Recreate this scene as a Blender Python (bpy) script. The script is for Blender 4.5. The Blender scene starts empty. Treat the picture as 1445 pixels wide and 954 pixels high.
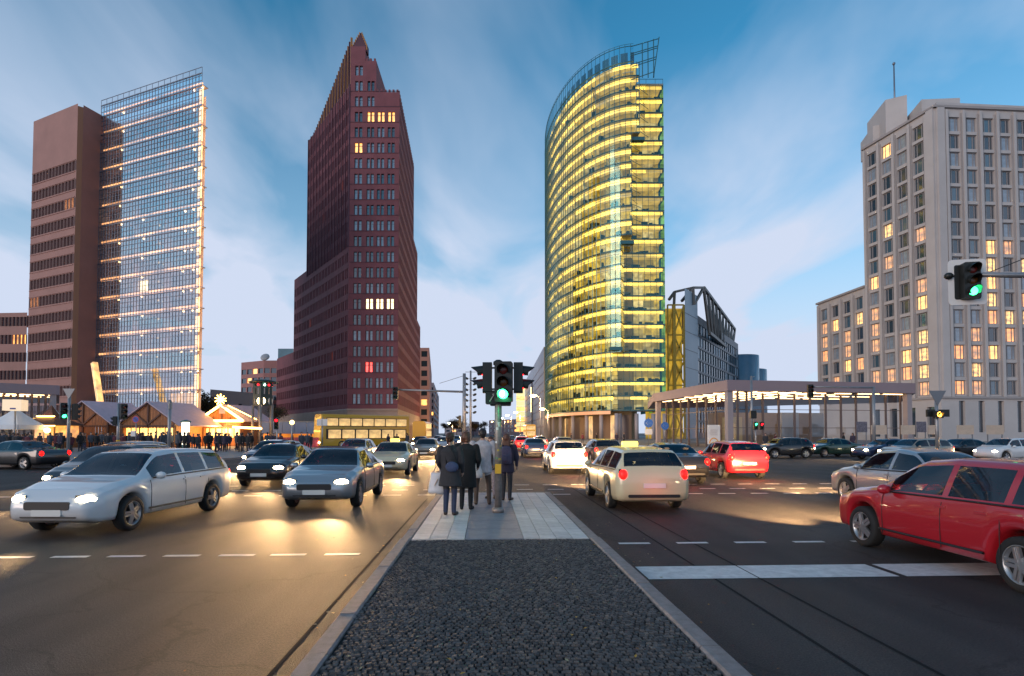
import bpy, bmesh, math, random
from mathutils import Vector, Matrix, noise
R = math.radians
rng = random.Random(11)
S = bpy.context.scene
COL = S.collection

# ---------------------------------------------------------------- camera
F = 803.0                      # focal length in photograph pixels (1445 wide)
PITCH = R(1.8)
CAMZ = 1.82
cam_d = bpy.data.cameras.new('camera')
cam_d.sensor_width = 36.0
cam_d.lens = 36.0 * F / 1445.0
cam_d.shift_y = 109.0 / 1445.0
cam_d.clip_start = 0.05
cam_d.clip_end = 6000
cam = bpy.data.objects.new('camera', cam_d)
cam.location = (0, 0, CAMZ)
cam.rotation_euler = (math.pi / 2 + PITCH, 0, 0)
COL.objects.link(cam)
S.camera = cam

# ---------------------------------------------------------------- sky and sun
SUN_EL, SUN_AZ = R(12), R(-130)          # azimuth from +Y towards +X
w = bpy.data.worlds.new('World'); S.world = w; w.use_nodes = True
nt = w.node_tree; nt.nodes.clear()
def wn(t, **k):
    n = nt.nodes.new(t)
    for a, b in k.items(): setattr(n, a, b)
    return n
out = wn('ShaderNodeOutputWorld'); bg = wn('ShaderNodeBackground'); bg.inputs[1].default_value = 0.1
sky = wn('ShaderNodeTexSky', sky_type='NISHITA', sun_disc=False, sun_elevation=SUN_EL, sun_rotation=SUN_AZ,
         air_density=1.0, dust_density=0.6, ozone_density=3.0)
tc = wn('ShaderNodeTexCoord'); sep = wn('ShaderNodeSeparateXYZ')
nt.links.new(tc.outputs['Generated'], sep.inputs[0])
# thin streaks of high cloud: noise on the direction divided by its height (a flat cloud deck)
mx = wn('ShaderNodeMath', operation='MAXIMUM'); mx.inputs[1].default_value = 0.0
nt.links.new(sep.outputs[2], mx.inputs[0])
ad = wn('ShaderNodeMath', operation='ADD'); ad.inputs[1].default_value = 0.16
nt.links.new(mx.outputs[0], ad.inputs[0])
dx = wn('ShaderNodeMath', operation='DIVIDE'); dy = wn('ShaderNodeMath', operation='DIVIDE')
nt.links.new(sep.outputs[0], dx.inputs[0]); nt.links.new(ad.outputs[0], dx.inputs[1])
nt.links.new(sep.outputs[1], dy.inputs[0]); nt.links.new(ad.outputs[0], dy.inputs[1])
cmb = wn('ShaderNodeCombineXYZ'); nt.links.new(dx.outputs[0], cmb.inputs[0]); nt.links.new(dy.outputs[0], cmb.inputs[1])
mp = wn('ShaderNodeMapping'); mp.inputs['Rotation'].default_value = (0, 0, R(24)); mp.inputs['Scale'].default_value = (1.7, 0.8, 1)
mp.inputs['Location'].default_value = (0.6, 0.35, 0)
nt.links.new(cmb.outputs[0], mp.inputs[0])
nz = wn('ShaderNodeTexNoise'); nz.inputs['Scale'].default_value = 1.25; nz.inputs['Detail'].default_value = 5
nz.inputs['Roughness'].default_value = 0.48; nz.inputs['Distortion'].default_value = 0.5
nt.links.new(mp.outputs[0], nz.inputs['Vector'])
cr = wn('ShaderNodeValToRGB'); cr.color_ramp.elements[0].position = 0.40; cr.color_ramp.elements[1].position = 0.74
nt.links.new(nz.outputs[0], cr.inputs[0])
# cover grows towards the horizon
er = wn('ShaderNodeValToRGB'); e = er.color_ramp
e.elements[0].position = 0.0; e.elements[0].color = (1, 1, 1, 1)
e.elements[1].position = 0.56; e.elements[1].color = (0, 0, 0, 1)
k = e.elements.new(0.16); k.color = (.86, .86, .86, 1)
k = e.elements.new(0.34); k.color = (.24, .24, .24, 1)
nt.links.new(sep.outputs[2], er.inputs[0])
m1 = wn('ShaderNodeMath', operation='MULTIPLY_ADD')       # noise*0.5 + cover
m1.inputs[1].default_value = 0.95
hr = wn('ShaderNodeMapRange'); hr.inputs[1].default_value = 0.30; hr.inputs[2].default_value = 0.58; hr.inputs[3].default_value = 1.0; hr.inputs[4].default_value = 0.48
nt.links.new(sep.outputs[2], hr.inputs[0])
mh = wn('ShaderNodeMath', operation='MULTIPLY'); nt.links.new(cr.outputs[0], mh.inputs[0]); nt.links.new(hr.outputs[0], mh.inputs[1])
nt.links.new(mh.outputs[0], m1.inputs[0]); nt.links.new(er.outputs[0], m1.inputs[2]); m1.use_clamp = True
tint = wn('ShaderNodeMix', data_type='RGBA', blend_type='MULTIPLY'); tint.inputs['Factor'].default_value = 1
tint.inputs['B'].default_value = (0.50, 1.42, 1.48, 1)
nt.links.new(sky.outputs[0], tint.inputs['A'])
mixc = wn('ShaderNodeMix', data_type='RGBA'); mixc.inputs['B'].default_value = (4.7, 5.3, 6.6, 1)
nt.links.new(tint.outputs['Result'], mixc.inputs['A']); nt.links.new(m1.outputs[0], mixc.inputs['Factor'])
nt.links.new(mixc.outputs['Result'], bg.inputs[0]); nt.links.new(bg.outputs[0], out.inputs[0])

sd = bpy.data.lights.new('sun', 'SUN'); sd.energy = 1.0; sd.angle = R(30); sd.color = (1.0, 0.76, 0.64)
sun = bpy.data.objects.new('sun', sd); COL.objects.link(sun)
sv = Vector((math.sin(SUN_AZ) * math.cos(SUN_EL), math.cos(SUN_AZ) * math.cos(SUN_EL), math.sin(SUN_EL)))
sun.rotation_euler = sv.to_track_quat('Z', 'Y').to_euler()
sun.location = (0, 0, 150)
S.view_settings.view_transform = 'Standard'; S.view_settings.look = 'None'
S.view_settings.exposure = 0.45; S.view_settings.gamma = 1.0; S.view_settings.use_curve_mapping = False
S.render.engine = 'CYCLES'
S.cycles.use_denoising = True
S.cycles.max_bounces = 6; S.cycles.diffuse_bounces = 2; S.cycles.glossy_bounces = 3
S.cycles.transmission_bounces = 4; S.cycles.transparent_max_bounces = 12
S.cycles.sample_clamp_indirect = 4.0
S.cycles.caustics_reflective = False; S.cycles.caustics_refractive = False

# ---------------------------------------------------------------- photograph pixel -> direction -> place
CP, SP = math.cos(PITCH), math.sin(PITCH)
def ray(px, py):
    u = (px - 722.5) / F; v = (586.0 - py) / F
    return Vector((u, CP - v * SP, v * CP + SP))
def pt(px, py, Y):
    d = ray(px, py); return Vector((0, 0, CAMZ)) + d * (Y / d.y)
def ground(px, py, z=0.0):
    d = ray(px, py); return Vector((0, 0, CAMZ)) + d * ((z - CAMZ) / d.z)
def X(px, Y, py=600): return pt(px, py, Y).x
def Z(py, Y): return pt(722.5, py, Y).z
AX = -0.046                                  # the street runs along (AX, 1)
AXA = math.atan(-AX)                         # rotation of street-frame objects
def st(x, y, z=0.0): return Vector((x * math.cos(AXA) - y * math.sin(AXA), x * math.sin(AXA) + y * math.cos(AXA), z))

# ---------------------------------------------------------------- materials
MATS = {}
def _pr(name):
    m = bpy.data.materials.new(name); m.use_nodes = True
    return m, m.node_tree, m.node_tree.nodes['Principled BSDF']
def mat(name, col, rough=0.6, metal=0.0, var=0.0, vscale=2.0, bump=0.0, bscale=30.0, coat=0.0, spec=0.5, coord='Object', ior=1.5):
    if name in MATS: return MATS[name]
    m, t, p = _pr(name)
    p.inputs['Base Color'].default_value = (*col, 1); p.inputs['Roughness'].default_value = rough
    p.inputs['Metallic'].default_value = metal; p.inputs['Coat Weight'].default_value = coat
    p.inputs['Specular IOR Level'].default_value = spec; p.inputs['IOR'].default_value = ior
    if var or bump:
        c = t.nodes.new('ShaderNodeTexCoord')
    if var:
        n = t.nodes.new('ShaderNodeTexNoise'); n.inputs['Scale'].default_value = vscale; n.inputs['Detail'].default_value = 6
        n.inputs['Roughness'].default_value = 0.65
        t.links.new(c.outputs[coord], n.inputs['Vector'])
        r = t.nodes.new('ShaderNodeMapRange'); r.inputs[1].default_value = .25; r.inputs[2].default_value = .75
        r.inputs[3].default_value = 1 - var; r.inputs[4].default_value = 1 + var
        t.links.new(n.outputs[0], r.inputs[0])
        x = t.nodes.new('ShaderNodeMix'); x.data_type = 'RGBA'; x.blend_type = 'MULTIPLY'; x.inputs['Factor'].default_value = 1
        x.inputs['A'].default_value = (*col, 1)
        t.links.new(r.outputs[0], x.inputs['B']); t.links.new(x.outputs['Result'], p.inputs['Base Color'])
    if bump:
        n2 = t.nodes.new('ShaderNodeTexNoise'); n2.inputs['Scale'].default_value = bscale; n2.inputs['Detail'].default_value = 4
        t.links.new(c.outputs[coord], n2.inputs['Vector'])
        b = t.nodes.new('ShaderNodeBump'); b.inputs['Strength'].default_value = bump; b.inputs['Distance'].default_value = 0.02
        t.links.new(n2.outputs[0], b.inputs['Height']); t.links.new(b.outputs[0], p.inputs['Normal'])
    MATS[name] = m
    return m
def emit(name, col, s, base=(.5, .5, .5), sample=False, var=0.0, vscale=.6):
    if name in MATS: return MATS[name]
    m, t, p = _pr(name)
    p.inputs['Base Color'].default_value = (*base, 1); p.inputs['Roughness'].default_value = .4
    p.inputs['Emission Color'].default_value = (*col, 1); p.inputs['Emission Strength'].default_value = s
    if var:
        c = t.nodes.new('ShaderNodeTexCoord'); n = t.nodes.new('ShaderNodeTexNoise')
        n.inputs['Scale'].default_value = vscale; n.inputs['Detail'].default_value = 3
        t.links.new(c.outputs['Object'], n.inputs['Vector'])
        r = t.nodes.new('ShaderNodeMapRange'); r.inputs[1].default_value = .3; r.inputs[2].default_value = .7
        r.inputs[3].default_value = s * (1 - var); r.inputs[4].default_value = s * (1 + var)
        t.links.new(n.outputs[0], r.inputs[0]); t.links.new(r.outputs[0], p.inputs['Emission Strength'])
    m.cycles.emission_sampling = 'AUTO' if sample else 'NONE'
    MATS[name] = m
    return m
def glass(name, tint=(1, 1, 1), refl=(.9, .95, 1), ior=1.5, rough=0.02, base=0.0):
    """thin pane: clear straight through, mirror by fresnel"""
    if name in MATS: return MATS[name]
    m = bpy.data.materials.new(name); m.use_nodes = True; t = m.node_tree; t.nodes.clear()
    o = t.nodes.new('ShaderNodeOutputMaterial'); a = t.nodes.new('ShaderNodeBsdfTransparent'); a.inputs[0].default_value = (*tint, 1)
    g = t.nodes.new('ShaderNodeBsdfGlossy'); g.inputs[0].default_value = (*refl, 1); g.inputs['Roughness'].default_value = rough
    f = t.nodes.new('ShaderNodeFresnel'); f.inputs[0].default_value = ior
    ma = t.nodes.new('ShaderNodeMath'); ma.operation = 'ADD'; ma.use_clamp = True; ma.inputs[1].default_value = base
    x = t.nodes.new('ShaderNodeMixShader')
    t.links.new(f.outputs[0], ma.inputs[0]); t.links.new(ma.outputs[0], x.inputs[0]); t.links.new(a.outputs[0], x.inputs[1]); t.links.new(g.outputs[0], x.inputs[2])
    t.links.new(x.outputs[0], o.inputs[0])
    MATS[name] = m
    return m

# ---------------------------------------------------------------- objects
def tag(o, label=None, cat=None, group=None, kind=None):
    if label: o['label'] = label
    if cat: o['category'] = cat
    if group: o['group'] = group
    if kind: o['kind'] = kind
    return o
def empty(name, loc=(0, 0, 0), rz=0.0, label=None, cat=None, group=None):
    o = bpy.data.objects.new(name, None); o.empty_display_size = .3
    o.location = loc; o.rotation_euler = (0, 0, rz); COL.objects.link(o)
    return tag(o, label, cat, group)
def inst(name, me, parent=None, loc=(0, 0, 0), rot=(0, 0, 0), sc=(1, 1, 1), m=None):
    o = bpy.data.objects.new(name, me); COL.objects.link(o); o.parent = parent
    o.location = loc; o.rotation_euler = rot; o.scale = sc
    if m is not None:
        o.material_slots[0].link = 'OBJECT'; o.material_slots[0].material = m
    return o
def copy_tree(o, parent=None):
    c = o.copy(); COL.objects.link(c); c.parent = parent
    for ch in o.children: copy_tree(ch, c)
    return c

class MB:
    """collects shapes; build() links them as one mesh object"""
    def __init__(s): s.v = []; s.f = []; s.m = []; s.sm = []
    def add(s, vs, fs, m=0, smooth=False):
        b = len(s.v); s.v += [tuple(v) for v in vs]
        for f in fs: s.f.append([b + i for i in f]); s.m.append(m); s.sm.append(smooth)
        return s
    def quad(s, a, b, c, d, m=0): return s.add([a, b, c, d], [(0, 1, 2, 3)], m)
    def box(s, c, d, m=0, rz=0.0, M=None):
        hx, hy, hz = d[0] / 2, d[1] / 2, d[2] / 2
        vs = [Vector((x, y, z)) for x in (-hx, hx) for y in (-hy, hy) for z in (-hz, hz)]
        if M is None: M = Matrix.Rotation(rz, 4, 'Z')
        vs = [Vector(c) + (M @ v) for v in vs]
        return s.add(vs, [(0, 1, 3, 2), (4, 6, 7, 5), (0, 4, 5, 1), (2, 3, 7, 6), (0, 2, 6, 4), (1, 5, 7, 3)], m)
    def bar(s, a, b, wd, th=None, m=0):
        a, b = Vector(a), Vector(b); d = b - a; L = d.length
        if L < 1e-6: return s
        q = d.to_track_quat('X', 'Z').to_matrix().to_4x4()
        return s.box((a + b) / 2, (L, wd, th or wd), m, M=q)
    def prism(s, poly, z0, z1, m=0, mt=None, bottom=True):
        n = len(poly); vs = [(p[0], p[1], z0) for p in poly] + [(p[0], p[1], z1) for p in poly]
        area = sum(poly[i][0] * poly[(i + 1) % n][1] - poly[(i + 1) % n][0] * poly[i][1] for i in range(n))
        idx = list(range(n)) if area > 0 else list(range(n))[::-1]
        b = len(s.v); s.v += vs
        for i in range(n):
            a, c = idx[i], idx[(i + 1) % n]
            s.f.append([b + a, b + c, b + n + c, b + n + a]); s.m.append(m); s.sm.append(False)
        s.f.append([b + n + i for i in idx]); s.m.append(m if mt is None else mt); s.sm.append(False)
        if bottom: s.f.append([b + i for i in idx[::-1]]); s.m.append(m); s.sm.append(False)
        return s
    def tube(s, pts, r, n=10, m=0, cap=True, smooth=True):
        pts = [Vector(p) for p in pts]
        rs = r if isinstance(r, (list, tuple)) else [r] * len(pts)
        b = len(s.v); prev = None
        for i, p in enumerate(pts):
            d = (pts[min(i + 1, len(pts) - 1)] - pts[max(i - 1, 0)]).normalized()
            if prev is None:
                a = Vector((0, 0, 1)) if abs(d.z) < .9 else Vector((1, 0, 0)); u = d.cross(a).normalized()
            else:
                u = (prev - d * prev.dot(d)).normalized()
            prev = u; v = d.cross(u)
            for k in range(n):
                t = 2 * math.pi * k / n; q = p + (u * math.cos(t) + v * math.sin(t)) * rs[i]; s.v.append(tuple(q))
        for i in range(len(pts) - 1):
            for k in range(n):
                a = b + i * n + k; c = b + i * n + (k + 1) % n
                s.f.append([a, c, c + n, a + n]); s.m.append(m); s.sm.append(smooth)
        if cap:
            s.f.append([b + k for k in range(n)][::-1]); s.m.append(m); s.sm.append(False)
            e = b + (len(pts) - 1) * n
            s.f.append([e + k for k in range(n)]); s.m.append(m); s.sm.append(False)
        return s
    def lathe(s, prof, c=(0, 0, 0), n=20, m=0, smooth=True, M=None, cap=True):
        """prof: (r, z) from bottom to top"""
        b = len(s.v); M = M or Matrix.Identity(4); c = Vector(c)
        for r, z in prof:
            for k in range(n):
                t = 2 * math.pi * k / n; s.v.append(tuple(c + (M @ Vector((r * math.cos(t), r * math.sin(t), z)))))
        for i in range(len(prof) - 1):
            for k in range(n):
                a = b + i * n + k; d = b + i * n + (k + 1) % n
                s.f.append([a, d, d + n, a + n]); s.m.append(m); s.sm.append(smooth)
        if not cap: return s
        s.f.append([b + k for k in range(n)][::-1]); s.m.append(m); s.sm.append(False)
        e = b + (len(prof) - 1) * n; s.f.append([e + k for k in range(n)]); s.m.append(m); s.sm.append(False)
        return s
    def ball(s, c, r, n=12, m=0, M=None):
        rx = r if isinstance(r, (tuple, list)) else (r, r, r)
        k = n // 2; D = Matrix.Diagonal((rx[0], rx[1], rx[2], 1)); M = (M or Matrix.Identity(4)) @ D
        return s.lathe([(max(math.cos(t), .01), math.sin(t)) for t in [(-.5 + i / k) * math.pi for i in range(k + 1)]], c, n, m, True, M)
    def mesh(s, name, mats):
        me = bpy.data.meshes.new(name); me.from_pydata(s.v, [], s.f)
        for m in (mats if isinstance(mats, (list, tuple)) else [mats]): me.materials.append(m)
        me.polygons.foreach_set('material_index', s.m); me.polygons.foreach_set('use_smooth', s.sm)
        me.update(); return me
    def build(s, name, mats, parent=None, loc=(0, 0, 0), rz=0.0):
        return inst(name, s.mesh(name, mats), parent, loc, (0, 0, rz))

def structure(o): o['kind'] = 'structure'; return o
# ================================================================ GROUND, ROAD, MEDIAN
def asphalt_mat():
    m, t, p = _pr('asphalt'); L = t.links
    c = t.nodes.new('ShaderNodeTexCoord')
    n1 = t.nodes.new('ShaderNodeTexNoise'); n1.inputs['Scale'].default_value = .35; n1.inputs['Detail'].default_value = 6
    n2 = t.nodes.new('ShaderNodeTexNoise'); n2.inputs['Scale'].default_value = 60; n2.inputs['Detail'].default_value = 3
    vo = t.nodes.new('ShaderNodeTexVoronoi'); vo.inputs['Scale'].default_value = 110
    mpp = t.nodes.new('ShaderNodeMapping'); mpp.inputs['Scale'].default_value = (1.6, .12, 1)
    n3 = t.nodes.new('ShaderNodeTexNoise'); n3.inputs['Scale'].default_value = 1.1; n3.inputs['Detail'].default_value = 5
    for a in (n1, n2, vo, mpp): L.new(c.outputs['Object'], a.inputs['Vector'])
    L.new(mpp.outputs[0], n3.inputs['Vector'])
    r1 = t.nodes.new('ShaderNodeValToRGB'); r1.color_ramp.elements[0].color = (.013, .0125, .0135, 1); r1.color_ramp.elements[1].color = (.034, .0315, .0305, 1)
    r1.color_ramp.elements[0].position = .3; r1.color_ramp.elements[1].position = .72
    L.new(n3.outputs[0], r1.inputs[0])
    r2 = t.nodes.new('ShaderNodeValToRGB'); r2.color_ramp.elements[0].color = (.45, .45, .45, 1); r2.color_ramp.elements[1].color = (2.5, 2.4, 2.3, 1)
    r2.color_ramp.elements[0].position = .35; r2.color_ramp.elements[1].position = .8
    L.new(n2.outputs[0], r2.inputs[0])
    x = t.nodes.new('ShaderNodeMix'); x.data_type = 'RGBA'; x.blend_type = 'MULTIPLY'; x.inputs['Factor'].default_value = 1
    L.new(r1.outputs[0], x.inputs['A']); L.new(r2.outputs[0], x.inputs['B'])
    L.new(x.outputs['Result'], p.inputs['Base Color'])
    rr = t.nodes.new('ShaderNodeMapRange'); rr.inputs[3].default_value = .52; rr.inputs[4].default_value = .80
    L.new(n1.outputs[0], rr.inputs[0]); L.new(rr.outputs[0], p.inputs['Roughness'])
    b = t.nodes.new('ShaderNodeBump'); b.inputs['Strength'].default_value = .9; b.inputs['Distance'].default_value = .008
    L.new(vo.outputs['Distance'], b.inputs['Height']); L.new(b.outputs[0], p.inputs['Normal'])
    p.inputs['Specular IOR Level'].default_value = .42
    # repaired strips, cracks and rubber-dark wheel tracks
    sp_ = t.nodes.new('ShaderNodeSeparateXYZ'); L.new(c.outputs['Object'], sp_.inputs[0])
    wv = t.nodes.new('ShaderNodeMath'); wv.operation = 'SINE'; ms = t.nodes.new('ShaderNodeMath'); ms.operation = 'MULTIPLY'; ms.inputs[1].default_value = 2 * math.pi / 1.62
    L.new(sp_.outputs[0], ms.inputs[0]); L.new(ms.outputs[0], wv.inputs[0])
    wr_ = t.nodes.new('ShaderNodeMapRange'); wr_.inputs[1].default_value = .2; wr_.inputs[2].default_value = 1; wr_.inputs[3].default_value = 1.08; wr_.inputs[4].default_value = .80; L.new(wv.outputs[0], wr_.inputs[0])
    vc = t.nodes.new('ShaderNodeTexVoronoi'); vc.feature = 'DISTANCE_TO_EDGE'; vc.inputs['Scale'].default_value = .33
    nd = t.nodes.new('ShaderNodeTexNoise'); nd.inputs['Scale'].default_value = 1.4; nd.inputs['Detail'].default_value = 5
    av = t.nodes.new('ShaderNodeVectorMath'); av.operation = 'ADD'; L.new(c.outputs['Object'], nd.inputs['Vector']); L.new(c.outputs['Object'], av.inputs[0]); L.new(nd.outputs[1], av.inputs[1]); L.new(av.outputs[0], vc.inputs['Vector'])
    ck = t.nodes.new('ShaderNodeMapRange'); ck.inputs[1].default_value = .002; ck.inputs[2].default_value = .010; ck.inputs[3].default_value = .45; ck.inputs[4].default_value = 1; L.new(vc.outputs['Distance'], ck.inputs[0])
    m1_ = t.nodes.new('ShaderNodeMath'); m1_.operation = 'MULTIPLY'; L.new(wr_.outputs[0], m1_.inputs[0]); L.new(ck.outputs[0], m1_.inputs[1])
    x2 = t.nodes.new('ShaderNodeMix'); x2.data_type = 'RGBA'; x2.blend_type = 'MULTIPLY'; x2.inputs['Factor'].default_value = 1
    L.new(x.outputs['Result'], x2.inputs['A']); L.new(m1_.outputs[0], x2.inputs['B']); L.new(x2.outputs['Result'], p.inputs['Base Color'])
    MATS['asphalt'] = m; return m
M_ASPH = asphalt_mat()
M_GROUND = mat('plaza_ground', (.12, .115, .11), .8, var=.3, vscale=.05)
M_PAVE = mat('pavement_slabs', (.22, .21, .21), .6, var=.25, vscale=.8, bump=.2, bscale=8)
M_GRANITE = mat('granite_kerb', (.23, .205, .20), .7, var=.3, vscale=9, bump=.4, bscale=120)
M_COBB = [mat('basalt_cobble_%s' % n, c, .75, var=.4, vscale=14, bump=.4, bscale=90, spec=.35) for n, c in
          (('dark', (.055, .053, .055)), ('mid', (.090, .084, .084)), ('warm', (.125, .106, .096)))]
M_JOINT = mat('sand_joint', (.022, .02, .018), .95, var=.4, vscale=30, bump=.5, bscale=200)
M_SLABL = mat('pale_slab', (.58, .56, .54), .6, var=.22, vscale=5, bump=.25, bscale=90)
M_SLABL2 = mat('pale_slab_worn', (.50, .485, .47), .6, var=.25, vscale=6, bump=.25, bscale=90)
M_SLABG = mat('blue_grey_slab', (.19, .21, .25), .55, var=.22, vscale=4, bump=.25, bscale=90)
M_PAINT = mat('road_paint', (.62, .60, .58), .55, var=.28, vscale=7, bump=.25, bscale=90)

g = MB(); g.quad((-2500, -400, -.03), (2500, -400, -.03), (2500, 4500, -.03), (-2500, 4500, -.03))
structure(g.build('ground', M_GROUND))
g = MB(); g.quad((-150, -20, 0), (150, -20, 0), (150, 400, 0), (-150, 400, 0))
road = structure(g.build('road', M_ASPH, rz=AXA))

# pavements beyond the crossing (street frame polygons)
def pavement(name, poly):
    b = MB(); b.prism(poly, -.02, .13)
    o = structure(b.build(name, M_PAVE, rz=AXA))
    # kerb stones round the street side
    return o
pave_l = pavement('pavement_left', [(-140, 33.2), (-23, 32), (-18.5, 35), (-16.5, 44), (-16.2, 330), (-140, 330)])
pave_r = pavement('pavement_right', [(19, 53), (150, 52), (150, 330), (17, 330), (16.5, 58)])

def kerb_run(pts, parent, z1=.135, wd=.16, step=1.0, zb=-.05):
    """one stone after the other along a line of points, with open joints"""
    for a, b in zip(pts[:-1], pts[1:]):
        a, b = Vector((*a, 0)), Vector((*b, 0)); L = (b - a).length; n = max(1, round(L / step)); d = (b - a) / n
        mb = MB(); hl = d.length / 2 - .006
        prof = [(-wd / 2, zb), (wd / 2, zb), (wd / 2, z1 - .018), (wd / 2 - .018, z1), (-wd / 2, z1)]
        k = len(prof)
        vs = [(-hl, y, z) for y, z in prof] + [(hl, y, z) for y, z in prof]
        mb.add(vs, [(i, i + k, (i + 1) % k + k, (i + 1) % k) for i in range(k)] + [tuple(range(k)), tuple(range(2 * k - 1, k - 1, -1))])
        me = mb.mesh('kerb_stone', M_GRANITE)
        for i in range(n):
            c = a + d * (i + .5)
            inst('kerb_stone', me, parent, (c.x, c.y, rng.uniform(-.004, .004)), (0, 0, math.atan2(d.y, d.x)))
kerb_run([(-60, 32.3), (-23, 31.92), (-18.42, 34.95), (-16.42, 44), (-16.12, 75)], pave_l, step=1.6)
kerb_run([(16.9, 75), (16.42, 58), (18.95, 52.92), (40, 52.82)], pave_r, step=1.6)

# ---- the median island: street frame, x -1.36..1.85
ML, MR, MY0, MYS, MY1 = -1.37, 1.86, 2.6, 9.25, 16.6
mb = MB(); mb.prism([(ML + .1, MY0), (MR - .1, MY0), (MR - .1, MY1), (ML + .1, MY1)], -.02, .085)
median = structure(mb.build('median_island', M_JOINT, rz=AXA))
kerb_run([(MR - .08, MY0), (MR - .08, MYS + .05)], median, .125)
kerb_run([(ML + .08, MYS + .05), (ML + .08, MY0)], median, .125)
kerb_run([(MR - .08, MYS + .05), (MR - .08, MY1)], median, .105)
kerb_run([(ML + .08, MY1), (ML + .08, MYS + .05)], median, .105)
kerb_run([(ML + .17, MY1 - .08), (MR - .17, MY1 - .08)], median, .105)

def stone_verts(lx, ly, r):
    """irregular domed set stone: 8-gon at joint level, 8-gon shoulder, crown"""
    n = 8; ring = []
    for i in range(n):
        t = 2 * math.pi * i / n; cx, cy = math.cos(t), math.sin(t)
        s = 1 / max(abs(cx), abs(cy)) ** .93
        k = 1 + r.uniform(-.13, .10)
        ring.append((cx * s * .5 * lx * k, cy * s * .5 * ly * k))
    vs = [(x, y, -.03) for x, y in ring] + [(x * .95, y * .95, .013 + r.uniform(-.003, .003)) for x, y in ring] + \
         [(x * .74, y * .74, .0175 + r.uniform(-.003, .002)) for x, y in ring]
    fs = []
    for l in (0, 1):
        for i in range(n):
            j = (i + 1) % n; fs.append((l * n + i, l * n + j, l * n + n + j, l * n + n + i))
    fs.append(tuple(range(2 * n, 3 * n)))
    return vs, fs
SX, SY = .046, .054
rs = random.Random(5)
var = []
for q in range(7):
    b = MB(); v, f = stone_verts(SX * .97, SY * .96, rs); b.add(v, f); var.append(b)
var_me = [[b.mesh('cobble', m) for m in M_COBB] for b in var]
x0, x1 = ML + .17, MR - .17
cells = []
ny = int((MYS - MY0) / SY); nx = int((x1 - x0) / SX)
for j in range(ny):
    for i in range(nx):
        x = x0 + (i + .5 + (j % 2) * .42) * (x1 - x0) / nx
        if x > x1 - .02: continue
        y = MY0 + (j + .5) * SY + .05 * abs(math.sin(x * 2.6 + .7)) + .02 * math.sin(x * 5 + j * .13)
        y += rs.uniform(-.009, .009); x += rs.uniform(-.008, .008) + .02 * math.sin(j * .21)
        if y > MYS - .04: continue
        cells.append((x, y, rs.uniform(-.2, .2), rs.uniform(-.003, .003), rs.randrange(7), rs.choices((0, 1, 2), (6, 6, 3))[0], rs.uniform(.80, 1.06), rs.uniform(.78, 1.08)))
def in_view(x, y):
    p = st(x, y, .1); d = (p - Vector((0, 0, CAMZ)))
    return p.y > 0 and abs(d.x / d.y) < 1445 / 2 / F and (-d.z / d.y) < (954 - 611.3) / F + .004
vis = sorted((c for c in cells if in_view(c[0], c[1])), key=lambda c: c[1])
near = set(vis[:300])
for c in vis[:300]:
    inst('cobble', var_me[c[4]][c[5]], median, (c[0], c[1], .093 + c[3]), (rs.uniform(-.03, .03), rs.uniform(-.03, .03), c[2]), (c[6], c[7], 1))
b = MB()
for c in cells:
    if c in near: continue
    ca, sa = math.cos(c[2]), math.sin(c[2]); src = var[c[4]]
    b.add([(c[0] + (v[0] * c[6] * ca - v[1] * c[7] * sa), c[1] + (v[0] * c[6] * sa + v[1] * c[7] * ca), v[2] + .093 + c[3]) for v in src.v], src.f, c[5])
tag(b.build('cobble_field', M_COBB, median), kind='stuff')

# slab paving of the crossing refuge
def slabs(xa, xb, wd, ln, mats_, stag, z):
    n = max(1, round((xb - xa) / wd)); wd = (xb - xa) / n; made = {}
    for i in range(n):
        y = MYS + .06 - (ln * .5 if (stag and i % 2) else 0)
        while y < MY1 - .18:
            ya, yb = max(y, MYS + .06), min(y + ln, MY1 - .18); y += ln
            if yb - ya < .08: continue
            key = (round(yb - ya, 3), rs.randrange(len(mats_)))
            if key not in made:
                m_ = MB(); hx, hy = wd / 2 - .004, (yb - ya) / 2 - .004
                m_.add([(-hx, -hy, -.05), (hx, -hy, -.05), (hx, hy, -.05), (-hx, hy, -.05),
                        (-hx, -hy, -.004), (hx, -hy, -.004), (hx, hy, -.004), (-hx, hy, -.004),
                        (-hx + .004, -hy + .004, 0), (hx - .004, -hy + .004, 0), (hx - .004, hy - .004, 0), (-hx + .004, hy - .004, 0)],
                       [(0, 1, 5, 4), (1, 2, 6, 5), (2, 3, 7, 6), (3, 0, 4, 7), (4, 5, 9, 8), (5, 6, 10, 9), (6, 7, 11, 10), (7, 4, 8, 11), (8, 9, 10, 11)])
                made[key] = m_.mesh('paving_slab', mats_[key[1]])
            inst('paving_slab', made[key], median, (xa + (i + .5) * wd, (ya + yb) / 2, z + rs.uniform(-.0015, .0015)), (rs.uniform(-.003, .003), rs.uniform(-.003, .003), 0))
slabs(ML + .17, -.34, .32, .50, [M_SLABL, M_SLABL2], True, .106)
slabs(-.34, .62, .96, .96, [M_SLABG], False, .106)
slabs(.62, MR - .17, .27, .56, [M_SLABL, M_SLABL, M_SLABL2], True, .106)

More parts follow.
